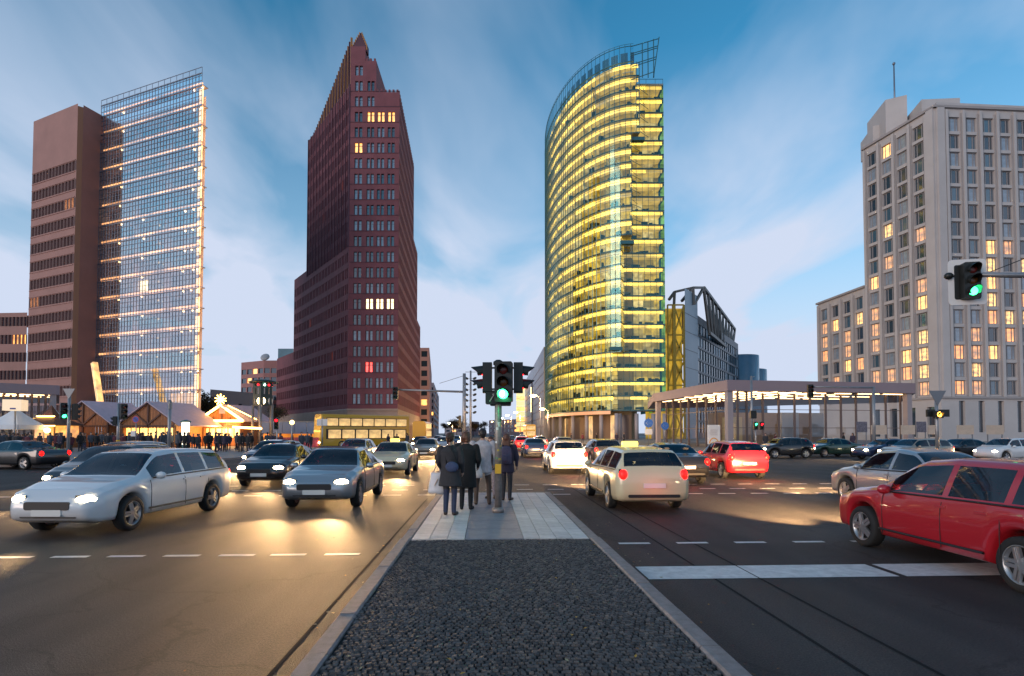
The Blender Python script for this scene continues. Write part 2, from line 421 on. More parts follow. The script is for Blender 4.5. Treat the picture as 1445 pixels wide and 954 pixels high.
# ---- painted markings (children of the road, in its own frame)
def mark(xa, xb, ya, yb, name='painted_dash'):
    m_ = MB(); n = 6
    m_.quad((xa, ya, .004), (xb, ya, .004), (xb, yb, .004), (xa, yb, .004))
    return m_.build(name, M_PAINT, road)
for yy, xs in ((8.72, (-2.15, -2.95, -3.7, -4.5, -5.3, -6.1, -6.9, -7.7, -8.5, -9.3, -10.1, -10.9)), (9.35, (2.45, 3.42, 4.4, 5.4, 6.4, 7.4))):
    for xx in xs: mark(xx - .26, xx + .26, yy - .06, yy + .06)
for yy in (16.9, 18.4, 20.0):
    x = -14.0
    while x < 14:
        if not (ML - .3 < x + .25 < MR + .1 and yy < 17.2): mark(x, x + .52, yy - .07, yy + .07)
        x += 1.0
mark(2.03, 3.42, 7.05, 7.72, 'stop_line'); mark(3.44, 5.25, 7.05, 7.72, 'stop_line'); mark(5.35, 8.4, 7.05, 7.72, 'stop_line'); mark(8.5, 11.6, 7.05, 7.72, 'stop_line')
for xx in (5.3, 8.45):
    for yy in (23, 29, 35, 41, 60, 66, 72, 78, 84, 90): mark(xx - .06, xx + .06, yy, yy + 3, 'lane_line')
for xx in (-5.45, -8.55, -11.9):
    for yy in (24, 30, 36, 56, 62, 68, 74, 80, 86, 92): mark(xx - .06, xx + .06, yy, yy + 3, 'lane_line')
# gutter seam and patched strips beside the island
M_SEAM = mat('bitumen_seam', (.012, .012, .012), .85, spec=.2, var=.3, vscale=3)
for xx, ya, yb in ((2.86, 3, 20), (3.43, 3, 15), (-1.62, 3, 16)):
    m_ = MB(); m_.quad((xx - .018, ya, .003), (xx + .018, ya, .003), (xx + .018, yb, .003), (xx - .018, yb, .003)); m_.build('tar_seam', M_SEAM, road)
# the far island of the avenue, beyond the crossing
mb = MB(); mb.prism([(-1.6, 46), (1.9, 46), (2.1, 300), (-1.8, 300)], -.02, .12)
structure(mb.build('far_median', M_PAVE, rz=AXA))
# fallen leaves and grit
M_LEAF = [mat('leaf_yellow', (.42, .24, .03), .7), mat('leaf_brown', (.16, .08, .03), .8), mat('leaf_pale', (.30, .27, .16), .8)]
b = MB()
for k in range(120):
    side = rs.random()
    if side < .55: x, y, z = rs.uniform(ML + .2, MR - .2), rs.uniform(3.6, 9), .122
    elif side < .8: x, y, z = MR + abs(rs.gauss(.1, .5)), rs.uniform(3.5, 12), .008
    else: x, y, z = ML - abs(rs.gauss(.05, .5)), rs.uniform(3.5, 12), .008
    a = rs.uniform(0, 6.28); l = rs.uniform(.012, .03); wd = l * rs.uniform(.4, .7); ca, sa = math.cos(a), math.sin(a)
    P = [(-l, 0, 0), (-.2 * l, -wd, .006), (l, 0, rs.uniform(0, .01)), (-.1 * l, wd, .006)]
    b.add([(x + p[0] * ca - p[1] * sa, y + p[0] * sa + p[1] * ca, z + p[2]) for p in P], [(0, 1, 2, 3)], rs.choices((0, 1, 2), (2, 2, 3))[0])
tag(b.build('fallen_leaves', M_LEAF, rz=AXA), 'yellow and brown fallen leaves scattered over cobbles and asphalt', 'leaves', kind='stuff')
# ================================================================ BUILDINGS
def frame2(p0, p1):
    p0, p1 = Vector((p0[0], p0[1])), Vector((p1[0], p1[1])); L = (p1 - p0).length; d = (p1 - p0) / L
    return p0, d, Vector((d.y, -d.x)), L            # outward is to the right of the walk direction
def wall(mb, p0, p1, z0, z1, slits=(), rows=(), depth=.35, m=0, mr=None, mp=None):
    """wall with real openings; returns the openings (u0,u1,v0,v1). slits and rows are sorted disjoint intervals"""
    o, d, n, L = frame2(p0, p1); mr = m if mr is None else mr
    def seg(iv, lo, hi):
        r = []; c = lo
        for a, b in iv:
            if a > c + 1e-4: r.append((c, a, False))
            r.append((a, b, True)); c = b
        if hi > c + 1e-4: r.append((c, hi, False))
        return r
    us, vs = seg([s for s in slits if s[0] >= 0 and s[1] <= L], 0, L), seg([r for r in rows if r[0] >= z0 and r[1] <= z1], z0, z1)
    def P(u, v, k=0.0): q = o + d * u - n * k; return (q.x, q.y, v)
    holes = []
    if not any(u[2] for u in us) or not any(v[2] for v in vs):
        mb.quad(P(0, z0), P(L, z0), P(L, z1), P(0, z1), m); return holes
    for v0, v1, vh in vs:
        if not vh: mb.quad(P(0, v0), P(L, v0), P(L, v1), P(0, v1), m); continue
        for u0, u1, uh in us:
            if not uh: mb.quad(P(u0, v0), P(u1, v0), P(u1, v1), P(u0, v1), m if mp is None else mp); continue
            holes.append((u0, u1, v0, v1)); k = depth
            mb.quad(P(u0, v0), P(u1, v0), P(u1, v0, k), P(u0, v0, k), mr); mb.quad(P(u0, v1, k), P(u1, v1, k), P(u1, v1), P(u0, v1), mr)
            mb.quad(P(u0, v0), P(u0, v0, k), P(u0, v1, k), P(u0, v1), mr); mb.quad(P(u1, v0, k), P(u1, v0), P(u1, v1), P(u1, v1, k), mr)
    return holes
def roofp(mb, poly, z, m=0, k=.98):
    cx, cy = sum(p[0] for p in poly) / len(poly), sum(p[1] for p in poly) / len(poly)
    mb.add([(cx + (p[0] - cx) * k, cy + (p[1] - cy) * k, z) for p in poly], [tuple(range(len(poly)))], m)
def bays(L, n, cuts, a=0.0, b=None):
    b = L if b is None else b; w_ = (b - a) / n
    return [(a + i * w_ + c0 * w_, a + i * w_ + c1 * w_) for i in range(n) for c0, c1 in cuts]
def on(p0, p1, u, v, k=0.0):
    o, d, n, L = frame2(p0, p1); q = o + d * u - n * k; return Vector((q.x, q.y, v))
def ang(p0, p1): return math.atan2(p1[1] - p0[1], p1[0] - p0[0])

M_GLASSD = mat('window_glass', (.03, .05, .075), .07, ior=2.1)
M_GLASSB = mat('window_glass_blind', (.26, .32, .39), .12, ior=2.0, var=.4, vscale=.7)
M_FRAME = mat('window_frame_dark', (.05, .05, .055), .4)
LIT_W = emit('lit_window_warm', (1.0, .44, .08), 1.45, var=.55, vscale=.9)
LIT_O = emit('lit_window_orange', (1.0, .32, .035), .95, var=.6, vscale=.8)
LIT_Y = emit('lit_window_pale', (1.0, .74, .34), 2.6, var=.35, vscale=.9)
LIT_R = emit('lit_window_red', (1.0, .05, .03), 2.2, var=.5, vscale=.9)

def pane_mesh(name, w_, h, cuts, bar=.07, m=None):
    """a window: one pane per light (index 1), mullions and transom (index 0); local x along wall, -y outward"""
    b = MB(); xs = [0] + list(cuts) + [w_]
    for a, c in zip(xs[:-1], xs[1:]):
        b.quad((a, 0, 0), (c, 0, 0), (c, 0, h), (a, 0, h), 1)
    for x in xs[1:-1]: b.box((x, -.03, h / 2), (bar, .08, h), 0)
    for x in (bar / 2, w_ - bar / 2): b.box((x, -.03, h / 2), (bar, .08, h), 0)
    b.box((w_ / 2, -.032, bar / 2), (w_, .07, bar), 0); b.box((w_ / 2, -.032, h - bar / 2), (w_, .07, bar), 0)
    return b

# ---------------------------------------------------------------- the brick tower
BRK = mat('clinker_brick', (.20, .062, .074), .75, var=.22, vscale=.35, bump=.3, bscale=2)
BRK2 = mat('clinker_brick_dark', (.105, .042, .060), .75, var=.2, vscale=.35)
STONE = mat('pale_base_stone', (.36, .26, .21), .7, var=.15, vscale=.4)
WARM_TIP = mat('warm_lit_tip', (.62, .24, .07), .35, metal=.6)  # golden tips; the warm lighting on them is put into this colour
def brick_tower():
    A = (X(490, 140), 140.); B = (X(561, 140), 140.); C = (-33.7, 208.); D = (-80.4, 194.)
    root = empty('brick_tower', (A[0], A[1], .13), 0, 'tall dark red brick tower with stepped pointed top and paired windows', 'skyscraper')
    root.location = (0, 0, 0)
    def lt(t): return (A[0] + (D[0] - A[0]) * t, A[1] + (D[1] - A[1]) * t)
    def rt(t): return (B[0] + (C[0] - B[0]) * t, B[1] + (C[1] - B[1]) * t)
    zt = Z(130, 140); z_f2 = Z(86, 140); z_f3 = Z(72, 140); zl = Z(190, 164.)
    zs1 = Z(381, 167); zs2 = Z(497, 178); zr1 = Z(357, 194); zr2 = Z(462, 208)
    FL = 3.93; zb = Z(577, 140)
    rows = [(zb + 1.2 + i * FL, zb + 1.2 + i * FL + 2.5) for i in range(23)]
    wl = MB()
    stuff_p = MB()
    def dress(p0, p1, holes, k=.35):
        for u0, u1, v0, v1 in holes:
            a, b_ = on(p0, p1, u0, v0, k - .01), on(p0, p1, u1, v1, k - .01)
            stuff_p.quad(a, (b_.x, b_.y, a.z), b_, (a.x, a.y, b_.z), 0 if rng.random() > .015 else 1)
    # front: three steps side by side, four columns of paired windows
    def fx(u): return (A[0] + u, 140.)
    Wf = B[0] - A[0]
    fcols = [(1.2, 3.1), (4.3, 6.05), (6.85, 8.6), (9.45, 11.2)]
    def pair(c): m_ = (c[0] + c[1]) / 2; return [(c[0], m_ - .14), (m_ + .14, c[1])]
    fronts = [(0, 3.75, z_f3 + 1.2, fcols[:1]), (3.75, 6.5, z_f2, fcols[1:2]), (6.5, Wf, zt, fcols[2:])]
    win_slots = []
    for a, b_, zt_, cs in fronts:
        sl = [(q[0] - a, q[1] - a) for c in cs for q in pair(c)]
        rw = [r for r in rows if r[1] < zt_ - 1.4]
        wall(wl, fx(a), fx(b_), zb, zt_, sl, rw, .4)
        for c in cs:
            for j, r in enumerate(rw): win_slots.append((c, r, j))
    # ground storeys: pale stone with tall openings
    bw = MB()
    wall(bw, A, B, .13, zb, [(1.4, 3.4), (4.7, 6.9), (7.3, 9.3), (9.7, 11.4)], [(.4, zb - 3.4)], 1.2)
    nl = 17; Ll = math.hypot(D[0] - A[0], D[1] - A[1]); wall(bw, D, A, .13, zb - .01, bays(Ll, nl, [(.2, .8)]), [(.4, zb - 3.6)], 1.2)
    Lr = math.hypot(C[0] - B[0], C[1] - B[1]); wall(bw, B, C, .13, zb - .01, bays(Lr, 16, [(.2, .8)]), [(.4, zb - 3.6)], 1.2)
    bs = bw.build('base', STONE, root)
    # warm lit shop fronts set back in the base
    sh = MB()
    for p0, p1, a, b_ in ((A, B, 1.3, 11.6), (D, A, .5, Ll - .5), (B, C, .5, Lr - .5)):
        P0, P1 = on(p0, p1, a, .3, 1.1), on(p0, p1, b_, zb - 3.2, 1.1)
        sh.quad(P0, (P1.x, P1.y, P0.z), P1, (P0.x, P0.y, P1.z))
    sh.build('shop_front', emit('shop_glow', (1.0, .45, .08), .9, var=.8, vscale=.25), root)
    # flanks: blocks stepping down towards the back
    slit = [(.10, .38), (.52, .80)]
    for t0, t1, zt_, dark in ((0, .505, zl, True), (.505, .705, zs1, False), (.705, 1., zs2, False)):
        p0, p1 = lt(t1), lt(t0); L = math.hypot(p1[0] - p0[0], p1[1] - p0[1]); n = max(1, round(L / 2.55))
        rw = [r for r in rows if r[1] < zt_ - .8]
        dress(p0, p1, wall(wl, p0, p1, zb, zt_, bays(L, n, slit), rw))
        # ribs between the bays, on the shaft only
        z_rib = zs1 - 2 if dark else None
        if dark:
            for i in range(n + 1):
                q = on(p0, p1, min(max(i * L / n, .1), L - .1), 0, -.12)
                wl.box((q.x, q.y, (z_rib + zt_) / 2), (.34, .3, zt_ - z_rib), 1, ang(p0, p1))
                q2 = on(p0, p1, min(max((i + .45) * L / n, .1), L - .1), 0, -.06)
                if i < n: wl.box((q2.x, q2.y, (z_rib + zt_) / 2), (.18, .16, zt_ - z_rib - .4), 1, ang(p0, p1))
        if t1 < .9:
            a, b_ = lt(t1), (lt(t1)[0] + 16, lt(t1)[1] + 2); nz_ = {True: zs1, False: zs2}[dark]
            wall(wl, b_, a, nz_ - 1, zt_)
    for t0, t1, zt_ in ((0, .585, Z(212, 180)), (.585, .8, zr1), (.8, 1., zr2)):
        p0, p1 = rt(t0), rt(t1); L = math.hypot(p1[0] - p0[0], p1[1] - p0[1]); n = max(1, round(L / 2.55))
        rw = [r for r in rows if r[1] < min(zt_, zt if t0 == 0 else 999) - .8]
        ztop = zt if t0 == 0 else zt_
        dress(p0, p1, wall(wl, p0, p1, zb, ztop, bays(L, n, slit), rw))
    # roofs
    roofp(wl, [lt(.505), A, B, rt(.585)], zt - .8, 1)
    roofp(wl, [lt(.705), lt(.4), rt(.5), rt(.8)], zs1 - .5, 1)
    roofp(wl, [lt(1), lt(.6), rt(.8), rt(1)], zs2 - .5, 1)
    # right backs of the two upper steps on the front
    wall(wl, fx(6.5), (A[0] + 5.6, 168), zt - 1, z_f2)
    wall(wl, fx(3.75), (A[0] + 2.5, 168), z_f2 - 1, z_f3 + 1.2)
    roofp(wl, [lt(.43), A, fx(3.75), (A[0] + 2.5, 168)], zl - 1.4, 1)
    # recess walls behind the shaft top
    wall(wl, (A[0] + 2.5, 168), lt(.43), zt - 1, zl)
    # crenels along the stepped parapets
    for a, b_, zt_ in ((3.75, 6.5, z_f2), (6.5, Wf, zt)):
        u = a + .3
        while u < b_ - .2: wl.box((A[0] + u, 140.3, zt_ + .35), (.45, .5, .7), 0); u += 1.0
    for i in range(24):
        q = rt(.585 * (i + .5) / 24); wl.box((q[0] - .3, q[1], zt + .35), (.5, .6, .7), 0, R(5))
    wb = wl.build('wall', [BRK, BRK2], root)
    # peak: nested blades with golden edges, warm light in their colour, climbing to the point
    pk = MB(); tips = MB()
    apex = Z(42, 140)
    for i in range(6):
        h = z_f3 + 1 + (apex - z_f3 - 1) * (i + 1) / 6; hw = 1.9 * (1 - i / 6.4)
        pk.box((A[0] + 2.2, 141 + i * .12, (z_f3 + h) / 2), (2 * hw, 1.6 - i * .14, h - z_f3), 0)
        for sgn in (-1, 1): tips.box((A[0] + 2.2 + sgn * (hw - .1), 140.16 + i * .19, h - .6), (.2, .16, 1.5), 0)
    pk.build('peak', BRK2, wb)
    ns = 26
    for i in range(ns):
        t = .44 * (i + .3) / ns; q = lt(t); hz = zl + (z_f3 + 3.2 - zl) * (1 - i / ns) ** 1.1
        tips.box((q[0] + .25, q[1] + .3, (zl + hz) / 2 - .6), (.30, .5, hz - zl + 2.4), 1 if i % 2 else 0, ang(D, A))
    for i in range(7):
        q = lt(.44 + .065 * (i + .5) / 7); tips.box((q[0] + .3, q[1] + .3, zl - 2.5 - i * .4), (.3, .5, 5), 1 if i % 2 else 0, ang(D, A))
    tag(tips.build('warm_lit_blade', [WARM_TIP, BRK2], root), 'rows of thin golden blades with warm light painted in, edging the pointed top')
    # windows of the narrow front, one by one
    made = {}
    lit = {(1, 18): LIT_W, (2, 18): LIT_W, (3, 18): LIT_W, (0, 16): LIT_W, (1, 6): LIT_Y, (2, 6): LIT_Y, (3, 6): LIT_Y, (1, 2): LIT_R}
    for c, r, j in win_slots:
        ci = fcols.index(c); m_ = lit.get((ci, j)) or (M_GLASSB if rng.random() < .45 else M_GLASSD)
        key = (round(c[1] - c[0], 2), m_.name)
        if key not in made:
            W_ = c[1] - c[0]; b = MB()
            for a, d_ in ((0, W_ / 2 - .14), (W_ / 2 + .14, W_)):
                b.quad((a, 0, 0), (d_, 0, 0), (d_, 0, 2.5), (a, 0, 2.5), 1)
                for x in (a + .04, d_ - .04): b.box((x, -.02, 1.25), (.07, .06, 2.5), 0)
                b.box(((a + d_) / 2, -.021, .05), (d_ - a, .058, .1), 0); b.box(((a + d_) / 2, -.021, 1.7), (d_ - a, .058, .07), 0)
            made[key] = b.mesh('window', [M_FRAME, m_])
        inst('window', made[key], root, (A[0] + c[0], 140.39, r[0]))
    tag(stuff_p.build('window_strip', [M_GLASSD, LIT_O], root), kind='stuff')
    # stone sills and band courses on the front
    cs = MB()
    for r in rows[:21]: cs.box((A[0] + Wf / 2, 139.96, r[0] - .12), (Wf - .2, .1, .16), 0)
    cs.build('sill_course', BRK2, root)
    cn = MB(); cn.box((A[0] + Wf / 2, 139.9, zb - .2), (Wf + .3, .35, .5)); cn.build('cornice', STONE, bs)
    return root
brick_tower()

# ---------------------------------------------------------------- the curved glass tower
def glass_tower():
    root = empty('glass_tower', (0, 0, 0), 0, 'curved glass office tower glowing yellow on every storey', 'skyscraper')
    CX, CY, RX, RY = 33.0, 193.0, 21.5, 45.0
    def C(th, k=0.0):                                   # k: inset
        c, s = math.cos(th), math.sin(th); n = Vector((-c / RX, -s / RY)).normalized()
        return Vector((CX - RX * c, CY - RY * s)) - n * k
    Z0, FL, N = Z(580, 152), 3.86, 24
    def tmax(z):
        for zz, a in ((Z(492, 150), 71.5), (Z(342, 150), 78.5), (Z(196, 150), 86), (999, 92)):
            if z < zz: return R(a)
    T0 = R(-32)
    M_SLAB = mat('slab_edge', (.34, .33, .28), .5)
    M_MUL = mat('mullion_steel', (.04, .14, .16), .3, metal=.3)
    CEIL = emit('office_ceiling', (1.0, .62, .07), 2.0, var=.35, vscale=.35)
    # lamps differ from bay to bay and some groups of rooms are switched off
    ct = CEIL.node_tree; cc_ = ct.nodes.new('ShaderNodeTexCoord'); cmap = ct.nodes.new('ShaderNodeMapping'); cmap.inputs['Scale'].default_value = (.22, .22, 1 / FL); cmap.inputs['Location'].default_value = (0, 0, -Z0 / FL)
    cfl = ct.nodes.new('ShaderNodeVectorMath'); cfl.operation = 'FLOOR'; cwn = ct.nodes.new('ShaderNodeTexWhiteNoise'); crr = ct.nodes.new('ShaderNodeValToRGB'); crr.color_ramp.interpolation = 'CONSTANT'
    ce_ = crr.color_ramp; ce_.elements[0].position = 0; ce_.elements[0].color = (.22, .22, .22, 1); ce_.elements[1].position = .1; ce_.elements[1].color = (.6, .6, .6, 1)
    for ps, vv in ((.3, .85), (.55, 1.0), (.85, 1.25)): ce_.elements.new(ps).color = (vv, vv, vv, 1)
    cmu = ct.nodes.new('ShaderNodeMath'); cmu.operation = 'MULTIPLY'; cpr = ct.nodes['Principled BSDF']; old = cpr.inputs['Emission Strength'].links[0].from_socket
    ct.links.new(cc_.outputs['Object'], cmap.inputs[0]); ct.links.new(cmap.outputs[0], cfl.inputs[0]); ct.links.new(cfl.outputs[0], cwn.inputs[0]); ct.links.new(cwn.outputs[0], crr.inputs[0])
    ct.links.new(old, cmu.inputs[0]); ct.links.new(crr.outputs[0], cmu.inputs[1]); ct.links.new(cmu.outputs[0], cpr.inputs['Emission Strength'])
    CEIL2 = emit('office_ceiling_dim', (1.0, .62, .10), .36, var=.5, vscale=.3)
    m, t, p = _pr('office_interior'); Lk = t.links
    c = t.nodes.new('ShaderNodeTexCoord')
    mpn = t.nodes.new('ShaderNodeMapping'); mpn.inputs['Scale'].default_value = (.33, .33, 1 / FL); mpn.inputs['Location'].default_value = (0, 0, -Z0 / FL + .5)
    vo = t.nodes.new('ShaderNodeTexWhiteNoise'); sn = t.nodes.new('ShaderNodeVectorMath'); sn.operation = 'FLOOR'
    Lk.new(c.outputs['Object'], mpn.inputs[0]); Lk.new(mpn.outputs[0], sn.inputs[0]); Lk.new(sn.outputs[0], vo.inputs[0])
    big = t.nodes.new('ShaderNodeTexNoise'); big.inputs['Scale'].default_value = .06; big.inputs['Detail'].default_value = 2
    Lk.new(c.outputs['Object'], big.inputs['Vector'])
    fine = t.nodes.new('ShaderNodeTexNoise'); fine.inputs['Scale'].default_value = .9; Lk.new(c.outputs['Object'], fine.inputs['Vector'])
    cr_ = t.nodes.new('ShaderNodeValToRGB'); e_ = cr_.color_ramp
    e_.elements[0].position = .0; e_.elements[0].color = (.10, .11, .05, 1)
    e_.elements[1].position = 1.; e_.elements[1].color = (1.0, .78, .30, 1)
    for ps, cc in ((.22, (.42, .27, .02, 1)), (.5, (.85, .56, .05, 1)), (.75, (.62, .52, .22, 1))):
        k_ = e_.elements.new(ps); k_.color = cc
    Lk.new(vo.outputs[0], cr_.inputs[0])
    p.inputs['Base Color'].default_value = (.4, .35, .2, 1)
    Lk.new(cr_.outputs[0], p.inputs['Emission Color'])
    ms = t.nodes.new('ShaderNodeMath'); ms.operation = 'MULTIPLY'; Lk.new(big.outputs[0], ms.inputs[0]); Lk.new(fine.outputs[0], ms.inputs[1])
    mr_ = t.nodes.new('ShaderNodeMapRange'); mr_.inputs[1].default_value = .12; mr_.inputs[2].default_value = .4; mr_.inputs[3].default_value = .05; mr_.inputs[4].default_value = .78
    Lk.new(ms.outputs[0], mr_.inputs[0]); Lk.new(mr_.outputs[0], p.inputs['Emission Strength'])
    m.cycles.emission_sampling = 'NONE'
    M_ROOM = m
    M_DESK = mat('office_furniture', (.03, .035, .03), .7)
    M_GL = glass('tower_glass', (.92, .95, .86), (.28, .84, .95), 1.5, base=.05, rough=.07)
    M_GLB = glass('tower_glass_flat', (.9, .96, .93), (.6, .85, .9), 1.45)
    def arc(a, b, step=1.48):
        L = 0; ths = [a]; th = a
        while th < b:
            q = C(th); e = 1e-3; ds = (C(th + e) - q).length / e; th = min(th + step / ds, b); ths.append(th)
        return ths
    XF0, XF1, YF = 26.0, X(940, 152), 152.0
    NF = 23
    furn = MB(); mul = MB()
    for i in range(N):
        z0 = Z0 + i * FL; z1 = z0 + FL; ths = arc(T0, tmax(z0 + FL / 2))
        sl, ce, ro, gl, cd = MB(), MB(), MB(), MB(), MB()
        def band(mb, k, za, zb_, flip=False):
            for a, b_ in zip(ths[:-1], ths[1:]):
                p0, p1 = C(a, k), C(b_, k); mb.quad((p0.x, p0.y, za), (p1.x, p1.y, za), (p1.x, p1.y, zb_), (p0.x, p0.y, zb_))
        def flat(mb, k0, k1, z):
            for a, b_ in zip(ths[:-1], ths[1:]):
                p0, p1, q0, q1 = C(a, k0), C(b_, k0), C(a, k1), C(b_, k1)
                mb.quad((p0.x, p0.y, z), (p1.x, p1.y, z), (q1.x, q1.y, z), (q0.x, q0.y, z))
        band(sl, .12, z0, z0 + .34); flat(sl, .12, 6, z0 + .34); flat(sl, .12, 6, z0)
        band(ce, 1.0, z1 - 1.02, z1 - .02); flat(cd, 1.0, 4, z1 - .10)
        band(ro, 4.2, z0 + .34, z1 - .05)
        # partitions at right angles to the glass
        for q in range(2, len(ths) - 1, 3):
            if rng.random() < .6:
                a, b_ = C(ths[q], .5), C(ths[q], 4.2); ro.quad((a.x, a.y, z0 + .35), (b_.x, b_.y, z0 + .35), (b_.x, b_.y, z1 - .4), (a.x, a.y, z1 - .4))
        band(gl, 0, z0 + .02, z1 + .02)
        # flat wing beside it
        if i < NF:
            xa = C(ths[-1]).x + .1
            sl.box(((xa + XF1) / 2, YF + 3, z0 + .17), (XF1 - xa - .1, 5.8, .34))
            ce.quad((xa, YF + .7, z1 - .8), (XF1 - .3, YF + .7, z1 - .8), (XF1 - .3, YF + .7, z1 - .02), (xa, YF + .7, z1 - .02))
            cd.quad((xa, YF + .7, z1 - .1), (XF1 - .3, YF + .7, z1 - .1), (XF1 - .3, YF + 5, z1 - .1), (xa, YF + 5, z1 - .1))
            ro.quad((xa, YF + 5, z0 + .35), (XF1 - .3, YF + 5, z0 + .35), (XF1 - .3, YF + 5, z1 - .1), (xa, YF + 5, z1 - .1))
            gl.quad((xa, YF, z0 + .02), (XF1, YF, z0 + .02), (XF1, YF, z1 + .02), (xa, YF, z1 + .02))
            gl.quad((XF1, YF, z0 + .02), (XF1, YF + 30, z0 + .02), (XF1, YF + 30, z1 + .02), (XF1, YF, z1 + .02))
            x = xa + .4
            while x < XF1:
                mul.box((x, YF - .03, (z0 + z1) / 2), (.09, .1, FL)); x += 1.62
            mul.box(((xa + XF1) / 2, YF - .04, z0 + .18), (XF1 - xa, .09, .16)); mul.box(((xa + XF1) / 2, YF - .04, z1 - .82), (XF1 - xa, .06, .08))
            for k_ in range(6):
                furn.box((rng.uniform(xa + .5, XF1 - 1), YF + rng.uniform(.8, 3.5), z0 + .34 + .45), (rng.uniform(.5, 1.8), .5, rng.uniform(.5, 1.15)))
        for th in ths: q = C(th, -.05); mul.box((q.x, q.y, (z0 + z1) / 2), (.11, .14, FL), 0, math.atan2(RY * math.sin(th) / RY, RX * math.cos(th) / RX))
        for a, b_ in zip(ths[:-1], ths[1:]):
            p0, p1 = C(a, -.04), C(b_, -.04)
            mul.bar((p0.x, p0.y, z0 + .18), (p1.x, p1.y, z0 + .18), .1, .17); mul.bar((p0.x, p0.y, z1 - 1.04), (p1.x, p1.y, z1 - 1.04), .05, .08)
        for k_ in range(16):
            th = rng.uniform(R(5), ths[-1]); q = C(th, rng.uniform(.7, 3)); hh = rng.choice((.7, .8, 1.1, 1.5))
            furn.box((q.x, q.y, z0 + .34 + hh / 2), (rng.uniform(.4, 1.5), rng.uniform(.4, .8), hh), 0, rng.uniform(0, 3))
        s_ = sl.build('storey', M_SLAB, root); ce.build('ceiling_light', CEIL, s_); cd.build('ceiling', CEIL2, s_); ro.build('office_room', M_ROOM, s_); gl.build('glazing', M_GL, s_)
    tag(mul.build('mullion', M_MUL, root), kind='stuff'); tag(furn.build('office_furniture', M_DESK, root), kind='stuff')
    # crown: a windscreen of glass and dark louvre panels above the last storey
    zt = Z0 + N * FL; ths = arc(T0, R(88)); cg, cp, cm = MB(), MB(), MB(); zc = zt + 4.3
    for n_, (a, b_) in enumerate(zip(ths[:-1], ths[1:])):
        p0, p1 = C(a), C(b_); cg.quad((p0.x, p0.y, zt + .05), (p1.x, p1.y, zt + .05), (p1.x, p1.y, zc), (p0.x, p0.y, zc))
        cm.bar((p0.x, p0.y, zt), (p0.x, p0.y, zc + .6), .1); cm.bar((p0.x, p0.y, zc), (p1.x, p1.y, zc), .14); cm.bar((p0.x, p0.y, zc + .6), (p1.x, p1.y, zc + .6), .07)
        cm.bar((p0.x, p0.y, zt + .1), (p1.x, p1.y, zt + .1), .25)
        if n_ % 2 == 0 and a > R(25):
            q0, q1 = C(a, 1.2), C(b_ + (b_ - a) * .5, 1.2); cp.quad((q0.x, q0.y, zt), (q1.x, q1.y, zt), (q1.x, q1.y, zt + 3.4), (q0.x, q0.y, zt + 3.4))
    cg.build('crown_glass', glass('crown_glass', (.7, .9, .95), (.5, .8, .9), 1.45, base=.08), root)
    cp.build('crown_panel', mat('crown_panel', (.10, .17, .24), .4), root); cm.build('crown_rail', M_MUL, root)
    # open steel fin past the corner
    fn = MB(); fa, fb = X(906, 148, 90), X(931, 147, 60); zf0, zf1 = Z(97, 147), Z(50, 147)
    for k_ in range(4):
        x = fa + (fb - fa) * k_ / 3; fn.bar((x - (.0 if k_ < 3 else 1.6), 147.6, zf0 - 2), (x, 147.6, zf1 - 1.8 + 1.8 * k_ / 3), .22)
    for f_ in (0, .38, .45, .72, .78, 1):
        zq = zf0 + (zf1 - zf0) * f_ - 1; fn.bar((fa - 3, 147.6, zq - 1.6), (fb - (1 - f_) * 1.4, 147.6, zq + .6), .16)
    fn.build('corner_fin', M_MUL, root)
    wt = MB(); zw = Z0 + NF * FL; wt.prism([(XF0 + 6, YF), (XF1, YF), (XF1, YF + 30), (XF0 + 6, YF + 30)], zw, zw + .4)
    wt.build('wing_roof', M_SLAB, root)
    rl = MB(); 
    for xx in (34, 36.5, 39, XF1 - .1): rl.bar((xx, YF + .1, zw + .4), (xx, YF + .1, zw + 1.7), .08)
    rl.bar((34, YF + .1, zw + 1.7), (XF1, YF + .1, zw + 1.7), .1); rl.build('wing_railing', M_MUL, root)
    # steel brackets down the joint of curve and wing
    bk = MB()
    for i in range(0, N - 1):
        z0 = Z0 + i * FL + .3; q = C(tmax(z0 + 1)); bk.bar((q.x, q.y - .3, z0), (q.x + 3.2, YF - .4, z0 + .5), .12); bk.bar((q.x, q.y - .3, z0 + 1.2), (q.x + 2.4, YF - .4, z0 + 1.5), .08)
    for py, px0, px1 in ((196, 893, 908), (342, 877, 893), (492, 862, 877)):
        a, b_ = pt(px0, py, 149), pt(px1, py, 149); bk.box(((a.x + b_.x) / 2, 149.5, a.z), (b_.x - a.x + .6, 1.6, .9))
    bk.build('bracket', M_MUL, root)
    # core so that nothing shows through, ground floor with columns and a copper lit edge
    co = MB(); ths = arc(R(-30), R(88), 4)
    co.prism([tuple(C(th, 7)) for th in ths] + [(XF1 - 6, YF + 8), (XF1 - 6, 215)], .13, Z0 + NF * FL - 1); co.build('core', mat('core_wall', (.22, .19, .13), .7), root)
    ed = MB()
    ths = arc(T0, R(71))
    for a, b_ in zip(ths[:-1], ths[1:]):
        p0, p1 = C(a, .05), C(b_, .05); ed.bar((p0.x, p0.y, Z0 - .45), (p1.x, p1.y, Z0 - .45), .3, .85)
    ed.build('lit_edge', emit('copper_glow', (1.0, .42, .2), .38, base=(.5, .3, .2)), root)
    col_ = MB()
    col_.tube([(0, 0, 0), (0, 0, Z0 - .8)], .55, 16); cme = col_.mesh('column', mat('concrete_column', (.33, .31, .33), .6))
    for th in (2, 14, 26, 40, 52, 63, 74):
        q = C(R(th), 1.2); inst('column', cme, root, (q.x, q.y, .13))
